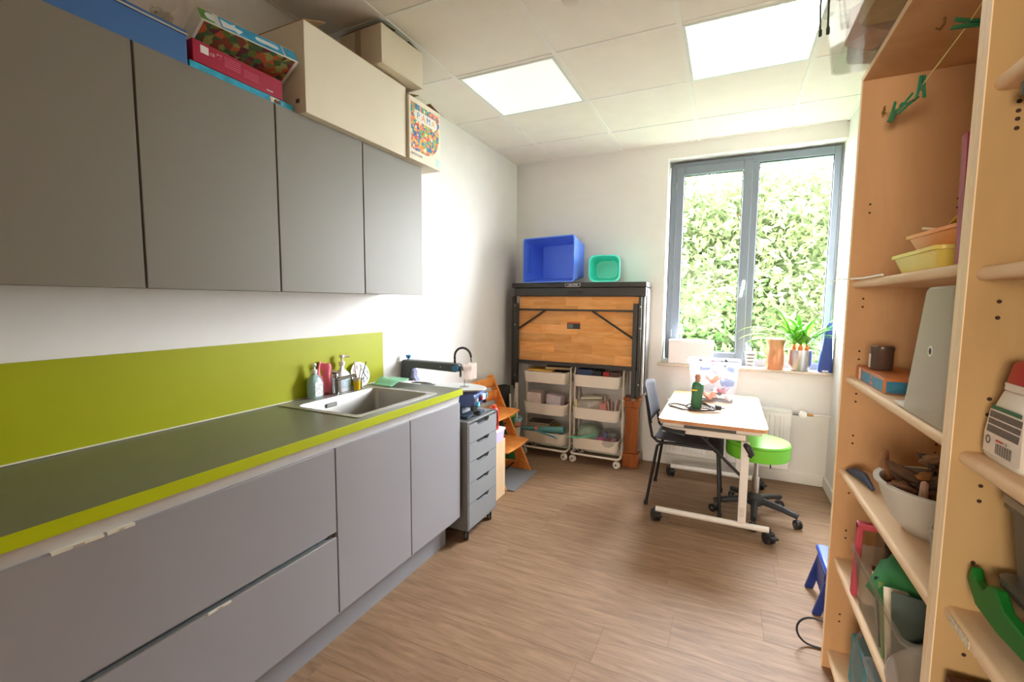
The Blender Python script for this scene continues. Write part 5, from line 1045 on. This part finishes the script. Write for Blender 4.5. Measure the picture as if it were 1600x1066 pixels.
# white bottle with red cap
x, y, z = 2.277, .992, 1.0935
t = thing('paint_bottle', (x, y, z), 'white plastic bottle with a red cap and printed back label', 'bottle')
q = MB(); q.loft([[(px, py, zz) for px, py in rr(w_, d_, .022, 5, x, y)] for zz, w_, d_ in ((z, .075, .125), (z+.006, .083, .135), (z+.04, .083, .135), (z+.085, .076, .118), (z+.118, .066, .088), (z+.121, .06, .082))]); q.build('bottle_body', M('#e9e4da', .35), t)
q = MB(); q.loft([[(px, py, zz) for px, py in rr(w_, d_, .02, 5, x, y)] for zz, w_, d_ in ((z+.1212, .066, .088), (z+.165, .056, .070), (z+.170, .05, .062))]); q.build('cap', M('#b01818', .35), t)
B(x-.0345, x-.0332, y-.035, y+.022, z+.122, z+.134).build('seal_label', M('#e6ddd0', .5), t, smooth=False)
lb = M('#ece0d6', .5)
q = MB(); q.add([(x-.0425, y-.06, z+.012), (x-.0425, y+.05, z+.012), (x-.0425, y+.05, z+.045), (x-.0392, y+.046, z+.085), (x-.0392, y-.05, z+.085), (x-.0425, y-.06, z+.045)], [(0, 1, 2, 5), (5, 2, 3, 4)]); lab = q.build('back_label', lb, t, smooth=False, thick=.0004)
def onb(y0, y1, z0, z1, m, nm):
    f = lambda zz: -.0429 if zz < .045 else -.0429+(zz-.045)/.04*.0035
    q = MB(); q.add([(x+f(z0), y+y0, z+z0), (x+f(z0), y+y1, z+z0), (x+f(z1), y+y1, z+z1), (x+f(z1), y+y0, z+z1)], [(0, 1, 2, 3)]); return q.build(nm, m, lab, smooth=False)
onb(-.045, .044, .086, .0925, M('#2f6b4a', .5), 'green_header')
gt = M('#6a6058', .6, var=.5, vs=600)
for k, (a, b) in enumerate(((.072, .083), (.061, .070), (.047, .059))): onb(-.05, .044, a, b, gt, 'small_print')
onb(-.01, .012, .036, .0395, M('#c8402a', .5), 'red_mark')
text('lettering', 'C E', M('#3a3430', .5), lab, (x-.0433, y-.018, z+.0378), .006, (0, -1, 0), (0, 0, 1), .0001)
for k in range(20):
    ww = [.0008, .0016, .0011][k % 3]; onb(-.036+.0024*k*1.0, -.036+.0024*k+ww, .016, .034, M('#2f2a26', .5), 'barcode_bar')
q = MB(); q.M = Matrix.Translation((x-.0431, y+.035, z+.034)) @ Matrix.Rotation(radians(-90), 4, 'Y') @ Matrix.Scale(1, 4); q.lathe([(.0045, 0), (.0075, 0), (.0075, .0003), (.0045, .0003)], (0, 0, 0), 20, False, False); q.build('recycling_emblem', M('#6a6460', .5), lab)
# clear boxes on the shelf at .80
gb = clear('#b8b4aa', .3, .2, .08)
t = thing('clear_box', (2.37, .90, .90), 'grey clear plastic box with a lid stacked above the green-clipped box', 'box')
q = MB(); tub(q, 2.375, .88, .895, .20, .26, .22, .30, .13, .02, .002, .006); q.build('box_body', gb, t)
q = MB(); q.loft([ring(.235, .315, .02, 1.0255, 2.375, .88), ring(.235, .315, .02, 1.038, 2.375, .88)]); q.build('lid', clear('#d0ccc2', .5, .25, .2), t)
bag('sponge', 'pale yellow sponge inside the upper clear box', 2.33, .93, .899, .08, .12, .05, M('#b8a860', .8), 31, 'sponge')
t = thing('clip_box', (2.38, .9, .801), 'clear plastic box with bright green clip handles', 'box')
q = MB(); tub(q, 2.375, .88, .8005, .19, .26, .21, .30, .085, .02, .002, .006); q.build('box_body', clear('#a8aaa2', .35, .2, .2), t)
q = MB(); q.loft([ring(.225, .315, .02, .8860, 2.375, .88), ring(.225, .315, .02, .894, 2.375, .88)]); q.build('lid', clear('#b8bab2', .5, .2, .2), t)
q = MB(); q.prism([(1.055, .862), (1.045, .892), (1.03, .875), (1.0, .872), (.985, .892), (.965, .895), (.94, .875), (.86, .868), (.80, .842), (.95, .83), (1.02, .835)], 'x', 2.235, 2.252); q.build('green_clip', M('#087020', .5), t, bevel=.003)
bag('dark_bag', 'dark bag at the near end of the shelf below the green-clipped box', 2.36, .62, .8005, .2, .25, .12, M('#26262a', .5), 40)
t = thing('red_book', (2.30, 1.02, .436), 'dark red book with pale lettering standing at the bottom right', 'book')
B(2.215, 2.40, 1.005, 1.04, .436, .68).build('cover', M('#4a1a18', .5), t, bevel=.001)
text('lettering', 'IIIIIII', M('#c8b8a8', .5), t, (2.2145, 1.03, .60), .03, (0, 0, -1), (0, 1, 0), .0003)
text('lettering', 'IIIIIII', M('#c8b8a8', .5), t, (2.30, 1.0402, .60), .03, (0, 0, 1), (-1, 0, 0), .0003)
# ---- clear box and bags on top of the units ----
z = 2.1155
t = thing('clear_top_box', (2.26, 1.75, z), 'clear plastic storage box overhanging the top of the shelf unit', 'box')
q = MB(); tub(q, 2.285, 1.60, z, .37, .60, .41, .66, .22, .03, .003, .010); q.build('box_body', clear('#e6e6e0', .14, .1, .05), t)
for k, (xx, yy, w_, d_, h_, c, lb) in enumerate(((2.20, 1.53, .16, .17, .36, '#c8a46a', 'tan paper bag standing in the clear top box'), (2.36, 1.42, .12, .14, .34, '#a88a5c', 'brown paper bag behind the tan one in the clear top box'), (2.34, 1.60, .10, .14, .18, '#c2bcb6', 'grey printed package in the clear top box'), (2.20, 1.82, .12, .08, .14, '#d8cfc4', 'pale packet at the window end of the clear top box'), (2.2, 1.36, .13, .14, .10, '#d8d2cc', 'white packet low in the clear top box'), (2.17, 1.70, .10, .10, .10, '#d8a890', 'rust patterned packet in the clear top box'))):
    q = MB(); q.M = Matrix.Translation((xx, yy, z+.004)) @ Matrix.Rotation(.12*k, 4, 'Z'); q.loft([[(px+.004*sin(9*i), py, zz) for i, (px, py) in enumerate(rr(w_*f_, d_*f_, .012, 4))] for zz, f_ in ((0, .94), (.01, 1), (h_*.5, .97), (h_, .9))]); tag(q.build('paper_bag', M(c, .7, var=.15, vs=18)), lb, 'bag')
bag('plastic_bag', 'thin clear drawstring bag hanging over the edge above the window', 2.12, 1.80, z+.21, .12, .22, .2, clear('#f0e8dc', .25, .2, .06), 51)
for k, (xx, yy, zl) in enumerate(((2.062, 1.87, 2.25), (2.068, 1.76, 2.20))):
    q = MB(); q.tube([(xx+.02, yy, 2.56), (xx, yy+.004, 2.45), (xx-.004, yy-.003, 2.33), (xx, yy, zl)], .0028, 6); q.tube([(xx, yy, zl+.008), (xx, yy-.004, zl-.012)], .005, 6); tag(q.build('drawstring', M('#1f2a22', .7)), ['thin black cord hanging at the left of the clear top box', 'thicker black cord hanging in front of the clear top box'][k], 'cord')
# ---- clothesline with pegs ----
P0 = Vector((2.262, 1.931, 1.985)); P1 = Vector((2.33, 1.56, 2.052)); 
hk = MB(); hk.tube([(2.262, 1.933, 2.0), (2.262, 1.92, 2.0), (2.258, 1.913, 1.992), (2.262, 1.915, 1.983)], .0025, 6); hk.cyl((2.262, 1.9335, 1.985), (2.262, 1.928, 1.985), .006); hk.tube([(2.262, 1.933, 1.978), (2.258, 1.92, 1.972)], .003, 6); tag(hk.build('wall_hook', M('#a88a4a', .3, metal=.8)), 'small brass hook screwed into the far side panel of the shelf', 'hook')
def hang(px): pass
line = [Vector((2.262, 1.916, 1.982)), Vector((2.268, 1.84, 1.958)), Vector((2.28, 1.78, 1.952)), Vector((2.288, 1.70, 1.962)), Vector((2.312, 1.50, 2.018)), Vector((2.335, 1.33, 2.094))]
q = MB(); q.tube([tuple(p) for p in line], .0018, 6); tag(q.build('clothesline', M('#d9cc80', .6)), 'thin yellow string with green pegs inside the top of the shelf unit', 'string')
def peg(p, d1, d2, label):
    t = thing('clothes_peg', tuple(p), label, 'peg', group='green pegs on the yellow string'); gm_ = M('#1f7a50', .45); d1 = Vector(d1).normalized(); d2 = Vector(d2); d2 = (d2-d1*d2.dot(d1)).normalized(); d3 = d1.cross(d2)
    for s_ in (-1, 1):
        q = MB(); q.M = Matrix(((d1.x, d2.x, d3.x, 0), (d1.y, d2.y, d3.y, 0), (d1.z, d2.z, d3.z, 0), (0, 0, 0, 1))); 
        q.prism([(-.030, s_*.0008), (.0, s_*.0012), (.028, s_*.006), (.030, s_*.0125), (.0, s_*.0085), (-.030, s_*.007)], 'z', -.0055, .0055); q.build('peg_half', gm_, t, world=False, bevel=.0008)
    q = MB(); q.M = Matrix(((d1.x, d2.x, d3.x, 0), (d1.y, d2.y, d3.y, 0), (d1.z, d2.z, d3.z, 0), (0, 0, 0, 1))); q.cyl((.004, 0, -.0045), (.004, 0, .0045), .0045, n=10); q.build('spring', M('#8f9a90', .3, metal=.8), t, world=False)
peg((2.268, 1.84, 1.952), (.35, 0, 1), (1, 0, -.2), 'green peg nearest the hook, leaning')
peg((2.28, 1.775, 1.950), (.7, 0, .8), (1, 0, -.6), 'second green peg from the hook, tilted along the string')
peg((2.288, 1.69, 1.962), (0, .05, -1), (1, 0, 0), 'third green peg from the hook, hanging upright')
peg((2.312, 1.49, 2.020), (-1, .1, .25), (0, 0, 1), 'last green peg, lying crosswise higher on the string')
hk = MB(); hk.tube([(2.30, 1.60, 2.096), (2.30, 1.60, 2.08), (2.295, 1.612, 2.072), (2.29, 1.62, 2.08)], .003, 6); tag(hk.build('screw_hook', M('#8a6a40', .3, metal=.8)), 'small metal hook in the underside of the shelf top', 'hook')
# cord from the shelf to the window, small wall socket
q = MB(); q.tube([(2.212, 1.60, 1.436), (2.211, 1.80, 1.436), (2.205, 1.94, 1.44), (2.22, 2.2, 1.452), (2.30, 2.9, 1.462)], .003, 8); tag(q.build('white_tube', M('#ece8e2', .4)), 'thin white stick lying along the shelf edge towards the window', 'stick')
# blue folding stool and cable behind the shelf end
t = thing('blue_step', (2.28, 2.35, 0), 'dark blue folding step leaning behind the end of the shelf unit', 'step')
for yy in (2.25, 2.46):
    q = MB(); q.prism([(2.215, .0015), (2.25, .0015), (2.30, .19), (2.265, .19)], 'y', yy, yy+.02); q.build('leg', M('#1c3580', .35), t, bevel=.005)
q = MB(); q.box(2.255, 2.33, 2.235, 2.495, .19, .215); q.build('tread', M('#2a50c0', .35), t, bevel=.008)
q = MB(); q.box(2.255, 2.275, 2.27, 2.46, .06, .185); q.build('panel', M('#1c3580', .35), t, bevel=.005)
q = MB(); q.tube([(2.26, 2.03, .0045), (2.22, 2.03, .0045)]+[(2.188+.058*cos(a), 2.03-.0*a, .063+.058*sin(a)) for a in [-pi/2-k*pi/16 for k in range(17)]]+[(2.22, 2.03, .115), (2.26, 2.0, .09)], .004, 8); tag(q.build('black_cable', M('#1c1c1e', .5)), 'black cable looping out from behind the shelf end onto the floor', 'cable')
